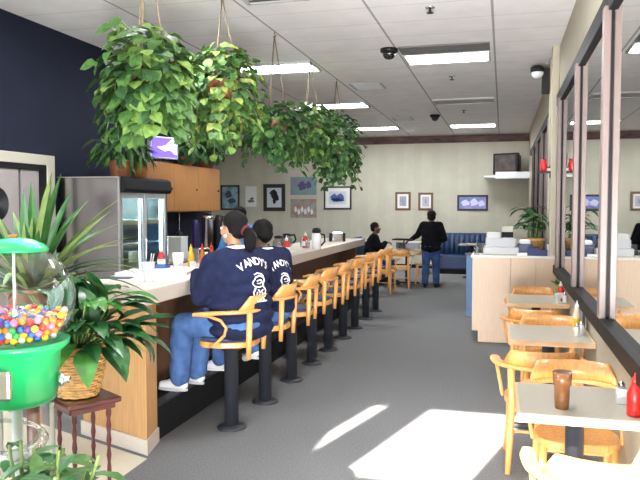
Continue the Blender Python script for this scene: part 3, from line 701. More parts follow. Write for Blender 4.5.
# little shelf on the pier
t = thing('wall_shelf', 'small black shelf on the pier beside the panes', 'shelf', (XR-.085, 9.07, 2.13))
part('board', MB().box(-.14, 0, -.06, .06, 0, .022), blackp, t); part('bracket', MB().box(-.012, 0, -.04, .04, -.06, 0), blackp, t)
tag(part('red_vase', MB().lathe([(.025, 0), (.04, .03), (.045, .07), (.03, .12), (.034, .15)], 18), mat('red_glaze', (.70, .02, .03), .25), loc=(XR-.165, 9.07, 2.152)), 'red vase on the small black wall shelf', 'vase')
t = thing('small_plant', 'little green plant next to the red vase on the wall shelf', 'plant', (XR-.105, 9.07, 2.152))
part('pot', MB().lathe([(.018, 0), (.024, .04)], 12), white, t)
g = MB(); leafball(g, random.Random(5), (0, 0, .06), .04, .03, .04, 14, .035); part('leaves', g, [leafA, leafB, leafC], t)

# ------------------------------------------------------------------ back wall: pictures, TV shelf, booth
def picture(label, x0, x1, z0, z1, fw, fm, matw, motif, cat='picture'):
    t = thing('framed_picture' if fw else 'poster', label, cat, ((x0+x1)/2, YB-.001, (z0+z1)/2), 0, 'pictures on the back wall')
    a, b = (x1-x0)/2, (z1-z0)/2
    if fw: part('frame', MB().box(-a, a, -.03, 0, -b, -b+fw).box(-a, a, -.03, 0, b-fw, b).box(-a, -a+fw, -.03, 0, -b+fw, b-fw).box(a-fw, a, -.03, 0, -b+fw, b-fw), fm, t, bev=.004)
    if matw: part('mount', MB().box(-a+fw, a-fw, -.012, -.006, -b+fw, b-fw), paper, t)
    ia, ib = a-fw-matw, b-fw-matw
    part('print', MB().box(-ia, ia, -.016, -.012, -ib, ib) if fw else MB().box(-ia, ia, -.02, 0, -ib, ib), motif[0], t)
    if len(motif) > 1:
        g = MB()
        for (cx, cz, rx, rz) in motif[2]:
            n = 14; y = -.0175 if fw else -.0215
            g.add([(cx*ia+rx*ia*cos(2*pi*k/n)*(1+.25*sin(3*k)), y, cz*ib+rz*ib*sin(2*pi*k/n)*(1+.2*cos(2*k))) for k in range(n)], [tuple(range(n))])
        part('figure', g, motif[1], t)
fdark = mat('dark_picture_frame', (.02, .018, .017), .4); fbrown = mat('brown_picture_frame', (.16, .075, .03), .4)
skyp = mat('print_sky_blue', (.40, .58, .66), .6, c2=(.10, .22, .36), nscale=5)
picture('dark framed print of a blue scene, hung nearest the oak cabinet', -8.15, -7.55, 1.60, 2.34, .05, fdark, .0, (skyp, mat('ink_figure', (.06, .08, .14), .6), [(-.2, .3, .4, .35), (.2, -.3, .5, .25)]))
picture('white calendar sheet with a small dark picture low on it', -7.36, -7.02, 1.70, 2.30, 0, None, 0, (paper, mat('grey_ink', (.16, .19, .20), .6), [(0, -.45, .6, .15), (.2, -.2, .35, .12)]), 'calendar')
picture('thick black frame around a black bird-like shape on white', -6.80, -6.13, 1.57, 2.36, .11, fdark, .0, (mat('print_pale', (.62, .68, .74), .6), mat('ink_black', (.01, .01, .012), .6), [(-.1, .45, .5, .35), (.15, 0, .45, .4), (.0, -.35, .2, .3)]))
picture('green and violet poster above the team photo', -5.97, -5.19, 2.04, 2.56, 0, None, 0, (mat('print_field', (.16, .38, .30), .6, c2=(.26, .20, .36), nscale=4), mat('violet_ink', (.10, .08, .2), .6), [(-.1, .0, .3, .5), (.4, .1, .2, .4)]), 'poster')
picture('team photo poster with white figures under the green poster', -5.97, -5.19, 1.38, 1.92, 0, None, 0, (mat('print_crowd', (.30, .42, .36), .6, c2=(.40, .16, .13), nscale=6), mat('white_ink', (.78, .78, .78), .6), [(-.6+.25*k, -.1-.25*(k % 2), .10, .3) for k in range(6)]), 'poster')
picture('dark framed blue ink drawing on white, right under the last hanging plant', -4.97, -4.16, 1.62, 2.28, .045, fdark, .1, (mat('print_white', (.66, .68, .72), .6), mat('blue_ink', (.08, .13, .38), .6), [(-.4, .1, .4, .5), (.3, .1, .4, .55), (0, -.3, .7, .3)]))
picture('brown framed certificate farther from the standing woman', -2.91, -2.48, 1.60, 2.11, .06, fbrown, .06, (mat('print_grey', (.42, .42, .46), .6, c2=(.28, .28, .34), nscale=8), mat('violet_grey', (.30, .28, .42), .6), [(0, -.1, .4, .7)]))
picture('brown framed certificate right above the standing woman', -2.27, -1.86, 1.60, 2.09, .06, fbrown, .05, (mat('print_pinkish', (.56, .52, .56), .6, c2=(.46, .46, .50), nscale=6), mat('violet_grey', (.30, .28, .42), .6), [(0, .0, .25, .5)]))
picture('wide black framed violet and blue picture near the television shelf', -1.21, -.39, 1.59, 2.02, .055, fdark, .0, (mat('print_violet', (.36, .30, .62), .5, c2=(.10, .22, .55), nscale=5), mat('print_pale_violet', (.66, .64, .86), .6), [(-.55, 0, .3, .5), (.1, .1, .28, .6), (.65, -.1, .25, .5)]))
t = thing('television_shelf', 'white scalloped shelf in the back corner carrying the television', 'shelf', (0, 0, 2.46))
part('board', MB().prism([(-.48, 18.55), (-.2, 18.42), (XR, 18.42), (XR, YB), (-.48, YB)], 0, .05), white, t)
g = MB()
for k in range(9): g.lathe([(.06, 0), (.05, -.03), (.002, -.045)], 10, (-.17+.095*k, 18.47, 0))
part('valance', MB().box(-.2, XR, 18.41, 18.42, -.03, .14), white, t); part('scallops', g, white, t)
t = thing('television', 'black tube television on the white corner shelf', 'television', (.14, 18.8, 2.51), R(-24))
part('cabinet', MB().box(-.34, .34, -.25, -.12, .03, .58), blackp, t, bev=.02)
part('tube_housing', MB().prism([(-.32, -.12), (.32, -.12), (.22, .26), (-.22, .26)], .06, .54), blackp, t, bev=.02)
part('screen', MB().box(-.28, .28, -.256, -.25, .12, .53), mat('dull_screen', (.060, .046, .040), .4, noise=.5, nscale=5), t, bev=.003)
part('foot', MB().box(-.25, .25, -.2, .2, 0, .03), blackp, t)
def booth(label, loc, rz, wd):
    t = thing('booth_bench', label, 'booth', loc, rz)
    part('plinth', MB().box(-wd/2, wd/2, -.05, .42, 0, .12), black, t)
    part('seat', MB().box(-wd/2, wd/2, -.08, .5, .12, .46), bluevinyl, t, bev=.03)
    g = MB(); n = int(wd/.12)
    for k in range(n): g.tube([(-wd/2+wd*(k+.5)/n, .52, .46), (-wd/2+wd*(k+.5)/n, .56, .98)], wd/n*.52, 10)
    part('channel_back', g, bluevinyl, t)
    part('back_board', MB().box(-wd/2, wd/2, .58, .64, 0, 1.02), mat('blue_board', (.04, .08, .17), .6), t, bev=.01)
booth('blue channel-backed booth bench beyond the standing woman', (-.95, 17.75, 0), 0, 1.3)
booth('blue booth bench behind the seated person in black', (-2.58, 15.2, 0), R(90), 1.1)
t = thing('dining_table', 'small table in front of the blue booth beyond the woman', 'table', (-.72, 17.0, 0), 0, 'laminate dining tables')
part('tabletop', MB().box(-.3, .3, -.3, .3, .78, .81), tabletop_m, t, bev=.004); part('pedestal', MB().lathe([(.04, .02), (.04, .78)], 16), charcoal, t); part('base', MB().lathe([(.22, 0), (.2, .02), (.04, .04)], 20), charcoal, t)
# dishes on the back table
t = thing('dish_tub', 'grey dish tub on the back table', 'tub', (-1.96, 15.52, .75))
part('tub', MB().prism([(-.16, -.12), (.16, -.12), (.16, .12), (-.16, .12)], 0, .16), mat('grey_tub', (.35, .37, .40), .5), t, bev=.02); part('rim', MB().box(-.18, .18, -.14, .14, .15, .17), white, t, bev=.005)
bottle('sauce_bottle', 'dark brown bottle on the back table', 'bottle', (-2.12, 15.3, .75), mat('dark_bottle', (.05, .02, .012), .3), blackp, .035, .2)
napkin('steel napkin dispenser on the back table', (-2.25, 15.55, .75), R(40))
for k, (x, y) in enumerate(((-2.2, 15.1), (-1.9, 15.1))):
    t = thing('dinner_plate', ['white plate in front of the seated person', 'white plate at the near side of the back table'][k], 'plate', (x, y, .75))
    part('plate', MB().lathe([(.06, 0), (.07, .004), (.12, .018), (.12, .021), (.06, .007)], 24), white, t); part('food', MB().ell((0, 0, .02), (.05, .05, .02), 12), mat('food_tan', (.5, .35, .18), .7), t)

# ------------------------------------------------------------------ hanging pothos plants
GREENS = [leafA, leafB, leafC, leafD]
def hanging(label, x, y, z, rx, zu, zd, n, L, mats, seed, vines=8, pot=wicker2, hook=None, W=.85):
    rnd = random.Random(seed)
    t = thing('hanging_plant', label, 'hanging plant', (x, y, 0), 0, 'hanging baskets along the counter')
    part('basket', MB().lathe([(.10, z-.10), (.13, z-.05), (.15, z+.06), (.155, z+.07), (.14, z+.07)], 20), pot, t)
    hz = CE-.02
    g = MB()
    for k in range(3):
        a = 2*pi*k/3+.4
        q = [(.145*cos(a), .145*sin(a), z+.07)]
        g.tube([q[0], (.0, .0, min(hz-.02, z+1.15))], .006, 6)
    if z+1.15 < hz: g.tube([(0, 0, z+1.13), (0, 0, hz)], .006, 6)
    part('chain', g, chain_m, t)
    part('hook', MB().tube([(0, 0, CE), (0, 0, hz), (.02, 0, hz-.02), (0, 0, hz-.045), (-.015, 0, hz-.03)], .005, 6), chain_m, t)
    g = MB()
    leafball(g, rnd, (0, 0, z+.02), rx, zd, zu, n, L, mats, 'heart', W)
    v = MB()
    for k in range(vines):
        a = rnd.uniform(0, 2*pi); r0 = rx*rnd.uniform(.6, 1); zz = z-rnd.uniform(.0, .1); pts = [V((.13*cos(a), .13*sin(a), z+.06)), V((r0*cos(a), r0*sin(a), zz+.05))]
        dl = rnd.uniform(.5, 1.05)*zd
        for j in range(4): pts.append(V((r0*cos(a)+rnd.uniform(-.03, .03), r0*sin(a)+rnd.uniform(-.03, .03), zz-dl*(j+1)/4)))
        v.tube(pts, .004, 5)
        for p in pts[1:]:
            for _ in range(3):
                aa = a+rnd.uniform(-1.3, 1.3)
                g.leaf(p, (cos(aa), sin(aa), -.6), (cos(a), sin(a), .6), L*rnd.uniform(.7, 1.1), L*W*.9, .5, .2, 3, rnd.choice(mats))
    part('stems', v, stem_m, t); part('foliage', g, GREENS, t)
    return t, rnd
h1, rnd = hanging('largest hanging pothos with broad leaves, in front of the navy wall', -2.52, 4.6, 2.62, .34, .38, .34, 500, .135, (0, 0, 0, 1, 1, 2), 11, 14)
g = MB(); v = MB()
for tipx, tipz in ((-.25, 3.01), (-.16, 3.05), (-.38, 2.76)):
    p0 = V((0, 0, 2.7)); p1 = V((tipx*.6, -.05, (2.7+tipz)/2+.1)); p2 = V((tipx, -.08, tipz)); v.tube([p0, p1, p2], .006, 6)
    g.leaf(p2, (-1, -.1, -.1), (0, -.8, .6), .14, .12, .3, .2, 4, 0); g.leaf(p1, (-.3, -.5, .4), (0, -.6, .8), .12, .10, .5, .2, 4, 2); g.leaf((p1+p2)/2, (-.3, -.6, -.4), (0, -.6, .8), .12, .10, .5, .2, 4, 0)
part('runner_stems', v, stem_m, h1); part('runner_leaves', g, GREENS, h1)
hanging('yellowish green hanging pothos with its copper basket showing, second along the counter', -2.52, 6.0, 2.80, .37, .40, .52, 560, .105, (0, 0, 0, 2, 3, 1, 2), 12, 14)
hanging('dark hanging pothos with its copper basket showing, third along the counter', -2.52, 7.5, 2.62, .36, .26, .40, 480, .10, (0, 1, 1, 1, 0), 13, 12)
hanging('hanging pothos with a yellow-green crown, fourth along the counter', -2.52, 9.0, 2.76, .38, .30, .44, 480, .105, (0, 1, 1, 2, 0), 14, 12)
hanging('farthest and lowest hanging pothos, above the blue ink drawing', -2.52, 10.5, 2.64, .42, .55, .54, 620, .105, (0, 1, 1, 1), 15, 16)

# plants on the cooler and the cabinet
def top_plant(label, loc, potm, r, h, rx, rz, n, L, seed, mats, shape='lance', W=.3, sq=False):
    t = thing('potted_plant', label, 'potted plant', loc)
    if sq: part('planter', MB().box(-.2, .2, -.12, .12, 0, h), potm, t, bev=.008)
    else: part('basket', MB().lathe([(r*.8, 0), (r, h*.9), (r*1.05, h*.92), (r*1.05, h), (r*.9, h)], 28, fn=lambda j, k: .004*(-1)**k), potm, t)
    part('soil', MB().lathe([(.002, h-.015), (r*.85, h-.015)], 16, cap=False), soil, t)
    g = MB(); leafball(g, random.Random(seed), (0, 0, h+rz*.8), rx, rz, rz, n, L, mats, shape, W, .1); g.v = [(max(x, XL+.02-loc[0]), y, z) for x, y, z in g.v]; part('foliage', g, GREENS, t)
top_plant('dark leafy plant in a copper wicker basket on top of the cooler', (-4.28, 7.15, 2.045), wicker2, .13, .20, .34, .16, 130, .22, 31, (1, 1, 1, 0))
top_plant('dark plant in a square wooden planter on the cooler, next to the violet screen', (-4.34, 7.64, 2.045), cabwood, .12, .20, .2, .12, 60, .16, 32, (1, 1, 0), sq=True)
top_plant('dark bushy plant on top of the oak cabinet beside the violet screen', (-4.60, 9.5, 2.32), wicker2, .12, .14, .34, .24, 260, .15, 33, (1, 1, 1, 0), 'heart', .7)
top_plant('dark bushy plant on the far end of the oak cabinet', (-4.60, 10.25, 2.32), wicker2, .12, .14, .32, .22, 220, .15, 34, (1, 1, 1, 0), 'heart', .7)

# ------------------------------------------------------------------ plant stand with the peace lily
sx, sy, sz = -2.17, 3.22, .70
t = thing('plant_stand', 'cherry stained plant stand with turned legs beside the counter end', 'plant stand', (sx, sy, 0), R(58))
part('top', MB().box(-.148, .148, -.148, .148, sz-.03, sz), darkred, t, bev=.008)
part('apron', MB().box(-.12, .12, -.125, -.11, sz-.06, sz-.03).box(-.12, .12, .11, .125, sz-.06, sz-.03).box(-.125, -.11, -.11, .11, sz-.06, sz-.03).box(.11, .125, -.11, .11, sz-.06, sz-.03), darkred, t)
for a in (-1, 1):
    for b in (-1, 1):
        zs_ = [0, .03, .06, .30, .34, .38, .42, .46, .50, .54, .58, .60, .64, sz-.03]; rr = [.008, .012, .007, .012, .008, .013, .008, .014, .009, .014, .009, .015, .013, .013]
        part('leg', MB().tube([(a*.095, b*.095, z) for z in zs_], rr, 10), darkred, t)
part('shelf', MB().box(-.095, .095, -.095, .095, .15, .165), darkred, t, bev=.004)
t = thing('peace_lily', 'peace lily with glossy drooping leaves in a wicker basket on the plant stand', 'potted plant', (sx-.03, sy, sz))
g = MB()
for j in range(17):
    zz = .012+.0158*j; rr = .098+.042*j/16+.012*sin(pi*j/16); n = 66
    g.tube([((rr+.0055*cos(11*2*pi*k/n*1.0+pi*(j % 2)))*cos(2*pi*k/n), (rr+.0055*cos(11*2*pi*k/n+pi*(j % 2)))*sin(2*pi*k/n), zz) for k in range(n+1)], .0083, 6)
part('basket', g, wicker, t)
part('liner', MB().lathe([(.002, .004), (.09, .004), (.10, .14), (.132, .26)], 24, cap=False), mat('dark_wicker', (.10, .05, .02), .8), t)
part('rim', MB().tube([(.146*cos(2*pi*k/24), .146*sin(2*pi*k/24), .275) for k in range(25)], .010, 8), wicker, t)
part('soil', MB().lathe([(.002, .25), (.132, .25)], 20, cap=False), soil, t)
g = MB(); st = MB(); rnd = random.Random(41)
for k in range(84):
    a = 2.4*k; el = rnd.uniform(.22, 1.2) if k > 14 else rnd.uniform(.9, 1.45)
    d = V((cos(a)*cos(el), sin(a)*cos(el), sin(el))); b = V((.06*cos(a), .06*sin(a), .25)); sl = rnd.uniform(.08, .22)
    m_ = b+d*sl; st.tube([b, b+d*sl*.5+V((0, 0, .01)), m_], .005, 5)
    l = rnd.uniform(.20, .31)
    g.leaf(m_, d*.9+V((0, 0, -.05)), (0, 0, 1) if el < 1.1 else (cos(a), sin(a), .5), l, l*.44, rnd.uniform(1.0, 1.9), .16, 6, rnd.choice((0, 0, 0, 1)), None, 'lance')
for k in range(22):
    a = 2.4*k; el = rnd.uniform(.95, 1.4); d = V((cos(a)*cos(el), sin(a)*cos(el), sin(el))); b = V((.05*cos(a), .05*sin(a), .25)); sl = rnd.uniform(.22, .36)
    m_ = b+d*sl; st.tube([b, m_], .005, 5); l = rnd.uniform(.22, .30)
    g.leaf(m_, (d.x+.4*cos(a), d.y+.4*sin(a), d.z*.6), (0, 0, 1), l, l*.42, rnd.uniform(.7, 1.8), .16, 6, rnd.choice((0, 0, 1)), None, 'lance')
for a, l, dr in ((.35, .36, .5), (.15, .34, .7), (.6, .34, .5), (-.15, .33, 1.0), (-.5, .30, 1.3)):
    d = V((cos(a), sin(a), .55)).normalized(); b = V((.06*cos(a), .06*sin(a), .27)); m_ = b+d*.15; st.tube([b, m_], .006, 5)
    g.leaf(m_, d, (0, 0, 1), l, l*.34, dr, .15, 6, 0, None, 'lance')
part('stems', st, stem_m, t); part('leaves', g, [lilyA, lilyB], t)
# tall strap-leaved plant behind the gumball machine
t = thing('spider_plant', 'spider plant with long pale-edged strap leaves behind the gumball machine', 'potted plant', (-2.74, 3.55, 0))
part('stand', MB().lathe([(.16, 0), (.14, .03), (.04, .06), (.04, .95), (.14, .98), (.14, 1.0)], 24), darkred, t)
part('pot', MB().lathe([(.10, 1.0), (.14, 1.2), (.15, 1.2), (.15, 1.23), (.13, 1.23)], 24), terr, t)
part('soil', MB().lathe([(.002, 1.2), (.13, 1.2)], 16, cap=False), soil, t)
g = MB(); rnd = random.Random(52)
for k in range(70):
    a = 2.4*k+rnd.uniform(-.3, .3); el = rnd.uniform(.55, 1.45); l = rnd.uniform(.50, .78)
    d = V((cos(a)*cos(el), sin(a)*cos(el), sin(el)))
    g.leaf((.04*cos(a), .04*sin(a), 1.2), d, (-cos(a)*sin(el), -sin(a)*sin(el), cos(el)) if el < 1.4 else (cos(a), sin(a), .2), l, .062, rnd.uniform(.3, 2.0)*(1.45-el)+.15, .25, 8, 0, rnd.choice((1, 1, 0)), 'strap')
part('leaves', g, [stripeA, stripeB], t)
# low bushy plant in front of the gumball machine
t = thing('bushy_plant', 'bushy green plant at the foot of the gumball machine, cut off by the frame', 'potted plant', (-1.21, 1.56, 0))
part('pot', MB().lathe([(.12, 0), (.16, .34), (.17, .34), (.17, .38), (.15, .38)], 24), terr, t)
part('soil', MB().lathe([(.002, .35), (.15, .35)], 16, cap=False), soil, t)
g = MB(); st = MB(); rnd = random.Random(63)
for k in range(46):
    a = 2.4*k; r0 = rnd.uniform(.03, .24); tp = V((r0*cos(a), r0*sin(a), rnd.uniform(.90, 1.10)-r0*.3)); st.tube([(.05*cos(a), .05*sin(a), .35), tp*.6+V((0, 0, .2)), tp], .005, 5)
    for j in range(9):
        aa = rnd.uniform(0, 2*pi); q = tp-V((0, 0, rnd.uniform(0, .22)))
        g.leaf(q, (cos(aa), sin(aa), rnd.uniform(-.1, .5)), (0, 0, 1), rnd.uniform(.09, .15), .04, rnd.uniform(.4, 1.2), .2, 4, rnd.choice((0, 0, 1)), None, 'lance')
part('stems', st, stem_m, t); part('leaves', g, [mat('bush_green', (.035, .13, .035), .4, noise=.3, nscale=25), leafA], t)

# ------------------------------------------------------------------ gumball machine
gx, gy = -1.61, 2.0
GZ, GR = 1.40, .198
t = thing('gumball_machine', 'green gumball machine with a clear globe and a clear spiral column', 'gumball machine', (gx, gy, 0), R(20))
gl = [(GR*cos(R(a)), GZ+GR*sin(R(a))) for a in range(-50, 71, 6)]
part('globe', MB().lathe(gl, 40, cap=False), clear, t)
lid = part('lid', MB().lathe([(.112, 1.566), (.115, 1.572), (.10, 1.588), (.06, 1.606), (.02, 1.612), (.002, 1.613)], 36), green_p, t)
part('lock', MB().lathe([(.014, 1.611), (.014, 1.622), (.002, 1.623)], 14), mat('orange_plastic', (.7, .15, .03), .4), lid)
part('center_rod', MB().tube([(0, 0, 1.24), (0, 0, 1.57)], .005, 8), white, t)
b = part('base', MB().lathe([(.105, 1.045), (.126, 1.055), (.133, 1.075), (.146, 1.22), (.175, 1.245), (.178, 1.262), (.165, 1.262), (.14, 1.235), (.05, 1.225)], 40), green_p, t)
part('coin_plate', MB().box(-.035, .035, -.16, -.13, 1.09, 1.19), chrome, b, bev=.01)
part('coin_knob', MB().lathe([(.022, 0), (.024, .012), (.012, .02), (.012, .034), (.002, .036)], 18).box(-.003, .003, -.028, .028, .02, .034), chrome, b, loc=(.143, .0, 1.12)).rotation_euler = (0, R(90), 0)
part('column', MB().lathe([(.122, .10), (.122, 1.03)], 36, cap=False), clear, t)
g = MB(); pts = [(.085*cos(k*.35), .085*sin(k*.35), .14+k*.0072) for k in range(120)]
part('spiral_track', MB().tube(pts, .022, 8, flat=.35), glass('spiral_acrylic', (.88, .90, .90), .22), t)
part('spindle', MB().tube([(0, 0, .1), (0, 0, 1.03)], .018, 12), white, t)
for k in range(3):
    a = k*2.09+.3; part('strut', MB().tube([(.112*cos(a), .112*sin(a), .1), (.112*cos(a), .112*sin(a), 1.03)], .008, 8), mat('pale_strut', (.72, .68, .62), .4), t)
part('foot', MB().lathe([(.20, 0), (.20, .03), (.15, .06), (.135, .11)], 36), green_p, t)
# gumballs: the shell of balls one can see through the globe
gcol = [('red', (.70, .02, .02)), ('yellow', (.85, .60, .02)), ('orange', (.85, .22, .02)), ('blue', (.03, .12, .60)), ('white', (.85, .84, .80)), ('green', (.04, .42, .08)), ('purple', (.12, .03, .25)), ('pink', (.85, .20, .38))]
br = .0125; gm = {}
for n, c in gcol: gm[n] = MB().ell((0, 0, 0), br, 12).mesh('gumball', mat('gumball_'+n, c, .25, coat=.5))
rnd = random.Random(77); cand = []
dx = 2*br*1.02; layer = 0; z = 1.258
topz = 1.352
while z < topz+.001:
    ox = (layer % 2)*dx/2; oy = (layer % 2)*dx*.29
    for i in range(-10, 11):
        for j in range(-11, 12):
            x = i*dx+(j % 2)*dx/2+ox; y = j*dx*.866+oy
            rr = math.sqrt(x*x+y*y+(z-GZ)**2)
            lim = GR-br-.003 if z > 1.262 else .15
            if rr < lim and x*x+y*y > .0005:
                jz = rnd.uniform(-.004, .010) if z+dx*.8 > topz else rnd.uniform(-.001, .001)
                cand.append((x, y, z+jz, rr, z+dx*.8 > topz))
    z += dx*.816; layer += 1
keep = []
tocam = V((-gx, -gy, 0)).normalized()
for (x, y, z, rr, top_) in cand:
    front = x*tocam.x+y*tocam.y
    if (front > -.03 and rr > GR-br-.003-dx*1.0) or top_: keep.append((front+z, x, y, z))
keep.sort(reverse=True)
for _, x, y, z in keep[:300]:
    n = rnd.choices([c[0] for c in gcol], (3, 4, 3, 3, 3, 2, 2, 2))[0]
    o = bpy.data.objects.new('gumball', gm[n]); COL.objects.link(o); o.location = (gx+x, gy+y, z)
    tag(o, n+' gumball heaped in the clear globe of the gumball machine', 'gumball', n+' gumballs in the globe')

# ------------------------------------------------------------------ people
def hand(g, wrist, dirv, up, s=1, curl=.5, side=1):
    """palm, four unequal bent fingers and a thumb from the side of the palm"""
    wv = V(wrist); d = V(dirv).normalized(); u = V(up); sd = d.cross(u).normalized(); u = sd.cross(d).normalized()
    g.ell(wv+d*.045*s, (.022*s, .022*s, .022*s), 10); 
    for k, (off, ln) in enumerate(((-.030, .064), (-.010, .074), (.010, .070), (.029, .056))):
        b = wv+d*.01*s+sd*off*.6*s; k1 = wv+d*.085*s+sd*off*s
        g.cap(b, .014*s, k1, .0105*s, 8)
        d2 = (d-u*curl*.6).normalized(); k2 = k1+d2*ln*.5*s; d3 = (d-u*curl*1.6).normalized(); k3 = k2+d3*ln*.5*s
        g.cap(k1, .0105*s, k2, .009*s, 8); g.cap(k2, .009*s, k3, .0078*s, 8)
    th = wv+d*.03*s-sd*side*.03*s; t1 = th+(d*.6-sd*side*.75-u*.2).normalized()*.035*s; t2 = t1+(d*.9-sd*side*.2-u*.4).normalized()*.03*s
    g.cap(wv+d*.02*s, .014*s, th, .013*s, 8); g.cap(th, .012*s, t1, .0105*s, 8); g.cap(t1, .0105*s, t2, .009*s, 8)
def head(g, c, s, yaw, tilt=0):
    """skull, jaw, nose, ears and lips; looks along local +y turned by yaw"""
    q = Matrix.Rotation(yaw, 3, 'Z') @ Matrix.Rotation(tilt, 3, 'X'); c = V(c)
    P = lambda x, y, z: c+q @ (V((x, y, z))*s)
    e = q.to_euler()
    g.ell(P(0, -.012, .03), (.074*s, .094*s, .088*s), 18, e); g.ell(P(0, .022, -.045), (.058*s, .066*s, .070*s), 16, e)
    g.ell(P(0, .06, -.085), (.030*s, .026*s, .024*s), 10, e)
    g.cap(P(0, .083, .015), .010*s, P(0, .102, -.022), .015*s, 8)
    for k in (-1, 1):
        g.ell(P(k*.078, -.008, -.01), (.012*s, .022*s, .034*s), 10, e); g.ell(P(k*.036, .055, -.02), (.03*s, .03*s, .03*s), 10, e)
    g.cap(P(-.02, .082, -.052), .009*s, P(.02, .082, -.052), .009*s, 8)
    return P
def face(P, s, root, body):
    for k in (-1, 1):
        e = part('eye', MB().ell(P(k*.031, .076, .008), .013*s, 10), mat('eye_white', (.75, .72, .68), .3), body)
        part('iris', MB().ell(P(k*.031, .0845, .008), .0065*s, 8), mat('iris_brown', (.02, .012, .008), .2), e)
    part('mouth', MB().cap(P(-.018, .0875, -.053), .0055*s, P(.018, .0875, -.053), .0055*s, 8), mat('lip', (.20, .06, .05), .5), body)
def person(label, loc, rotz, J, skin, shirt, pants, shoe, s=1, girth=1, belly=0, hairfn=None, looks=(0, 0), soles=None, shirtdrop=0):
    root = thing('person', label, 'person', loc, rotz)
    L = lambda k: V(J[k])
    hip, chest, neck, hd = L('hip'), L('chest'), L('neck'), L('head')
    g = MB()
    P = head(g, hd, s, looks[0], looks[1])
    g.cap(neck-V((0, 0, .06)), .055*s, hd-V((0, 0, .04)), .05*s, 12)
    g.cap(hip, .09, chest, .10, 12); g.cap(chest, .10, neck, .06, 12)
    for k in ('l', 'r'):
        sh, el, wr = L('sh'+k), L('el'+k), L('wr'+k)
        g.cap(chest+(sh-chest)*.3, .06, sh, .045, 10); g.cap(sh, .042, el, .034, 10); g.cap(el, .034, wr, .025, 10)
        hand(g, wr, J.get('hd'+k, wr-el), J.get('up'+k, (0, 0, 1)), s, J.get('curl', .6), 1 if k == 'l' else -1)
        h, kn, an = L('hp'+k), L('kn'+k), L('an'+k)
        g.cap(hip, .08, h, .07, 10); g.cap(h, .07, kn, .05, 10); g.cap(kn, .05, an, .034, 10); td = V(J['toe'+k]).normalized()
        g.cap(an-V((0, 0, .03)), .034, an+td*.13-V((0, 0, .045)), .028, 8)
    body = remesh('body', g, skin, .0085, 3, root)
    face(P, s, root, body)
    # shirt
    g = MB(); G = girth
    ax = (L('shr')-L('shl')); ax.z = 0; ang = math.atan2(ax.y, ax.x)
    def slab(c, rx, ry, rz): g.ell(c, (rx, ry, rz), 20, (0, 0, ang))
    low = hip+(chest-hip)*.12-V((0, 0, shirtdrop))
    for f in (0, .25, .5, .75, 1.0):
        c = low+(chest-low)*f; b_ = 1+belly*sin(pi*min(1, f+.2))
        slab(c, .178*G*b_, .146*G*b_, .10)
    slab(chest+(neck-chest)*.35, .178*G, .118*G, .11); slab(chest+(neck-chest)*.7, .13*G, .095*G, .08)
    g.cap(chest+(neck-chest)*.5, .09*G, neck-V((0, 0, .015)), .066*s, 14)
    for k in ('l', 'r'):
        sh, el, wr = L('sh'+k), L('el'+k), L('wr'+k); a = .068*(.6+.4*G)
        g.cap(chest+(neck-chest)*.6, .085*G, sh, a*1.12, 12); g.cap(sh, a*1.12, el, a*.92, 12); g.cap(el, a*.92, wr-(wr-el).normalized()*.03, a*.62, 12)
    top = remesh('shirt', g, shirt, .0125, 5, body, .022, .11)
    # trousers
    g = MB(); ax2 = (L('hpr')-L('hpl')); a2 = math.atan2(ax2.y, ax2.x)
    g.ell(hip, (.17*G, .135*G, .115), 20, (0, 0, a2))
    for k in ('l', 'r'):
        h, kn, an = L('hp'+k), L('kn'+k), L('an'+k); r_ = .092*(.5+.5*G)
        g.cap(h, r_*1.12, kn, r_*.80, 14); g.cap(kn, r_*.80, kn+(an-kn)*.4, r_*.80, 14); g.cap(kn+(an-kn)*.4, r_*.78, an+V((0, 0, .02)), r_*.70, 14)
    remesh('trousers', g, pants, .0125, 5, body, .016, .09)
    for k in ('l', 'r'):
        an = L('an'+k); td = V(J['toe'+k]).normalized(); g = MB()
        heel = an-V((0, 0, .035))-td*.03; toe = an+td*.15-V((0, 0, .05)); 
        g.cap(heel, .042, toe, .036, 12); g.cap(an+V((0, 0, .03)), .047, heel+td*.03, .046, 12); g.cap(an+V((0, 0, .0)), .042, toe-td*.03, .034, 12)
        so = remesh('shoe', g, shoe, .009, 3, body)
        g = MB(); sd = td.cross(V((0, 0, 1))).normalized(); pl = []
        zb = an.z-.088
        for i in range(20):
            a = 2*pi*i/20; q = an+td*.06+td*.132*cos(a)+sd*(.043+.006*cos(a))*sin(a); pl.append((q.x, q.y))
        g.prism(pl, zb, zb+.022); part('sole', g, soles or shoe, so, bev=.006)
    if hairfn: hairfn(P, s, body, hd)
    return root, body, top
def scalp(g, P, s, back=0):
    q = [P(0, -.022, .048)]; e = (P(0, 1, 0)-P(0, 0, 0)); yaw = math.atan2(-e.x, e.y)
    g.ell(P(0, -.026, .046), (.084*s, .098*s, .088*s), 18, (0, 0, yaw)); g.ell(P(0, -.055, -.005), (.074*s, .062*s, .075*s), 16, (0, 0, yaw))
    for k in (-1, 1): g.cap(P(k*.068, -.01, .04), .022*s, P(k*.07, -.03, -.02), .016*s, 10)
def hair_short(P, s, body, hd):
    g = MB(); scalp(g, P, s); remesh('hair', g, hair_m, .0085, 2, body, .008, .03)
def hair_full(P, s, body, hd):
    g = MB(); scalp(g, P, s); g.ell(P(0, -.03, .05), (.098*s, .10*s, .09*s), 16); g.ell(P(0, -.05, -.02), (.092*s, .06*s, .07*s), 14); remesh('hair', g, hair_m, .0085, 2, body, .012, .03)
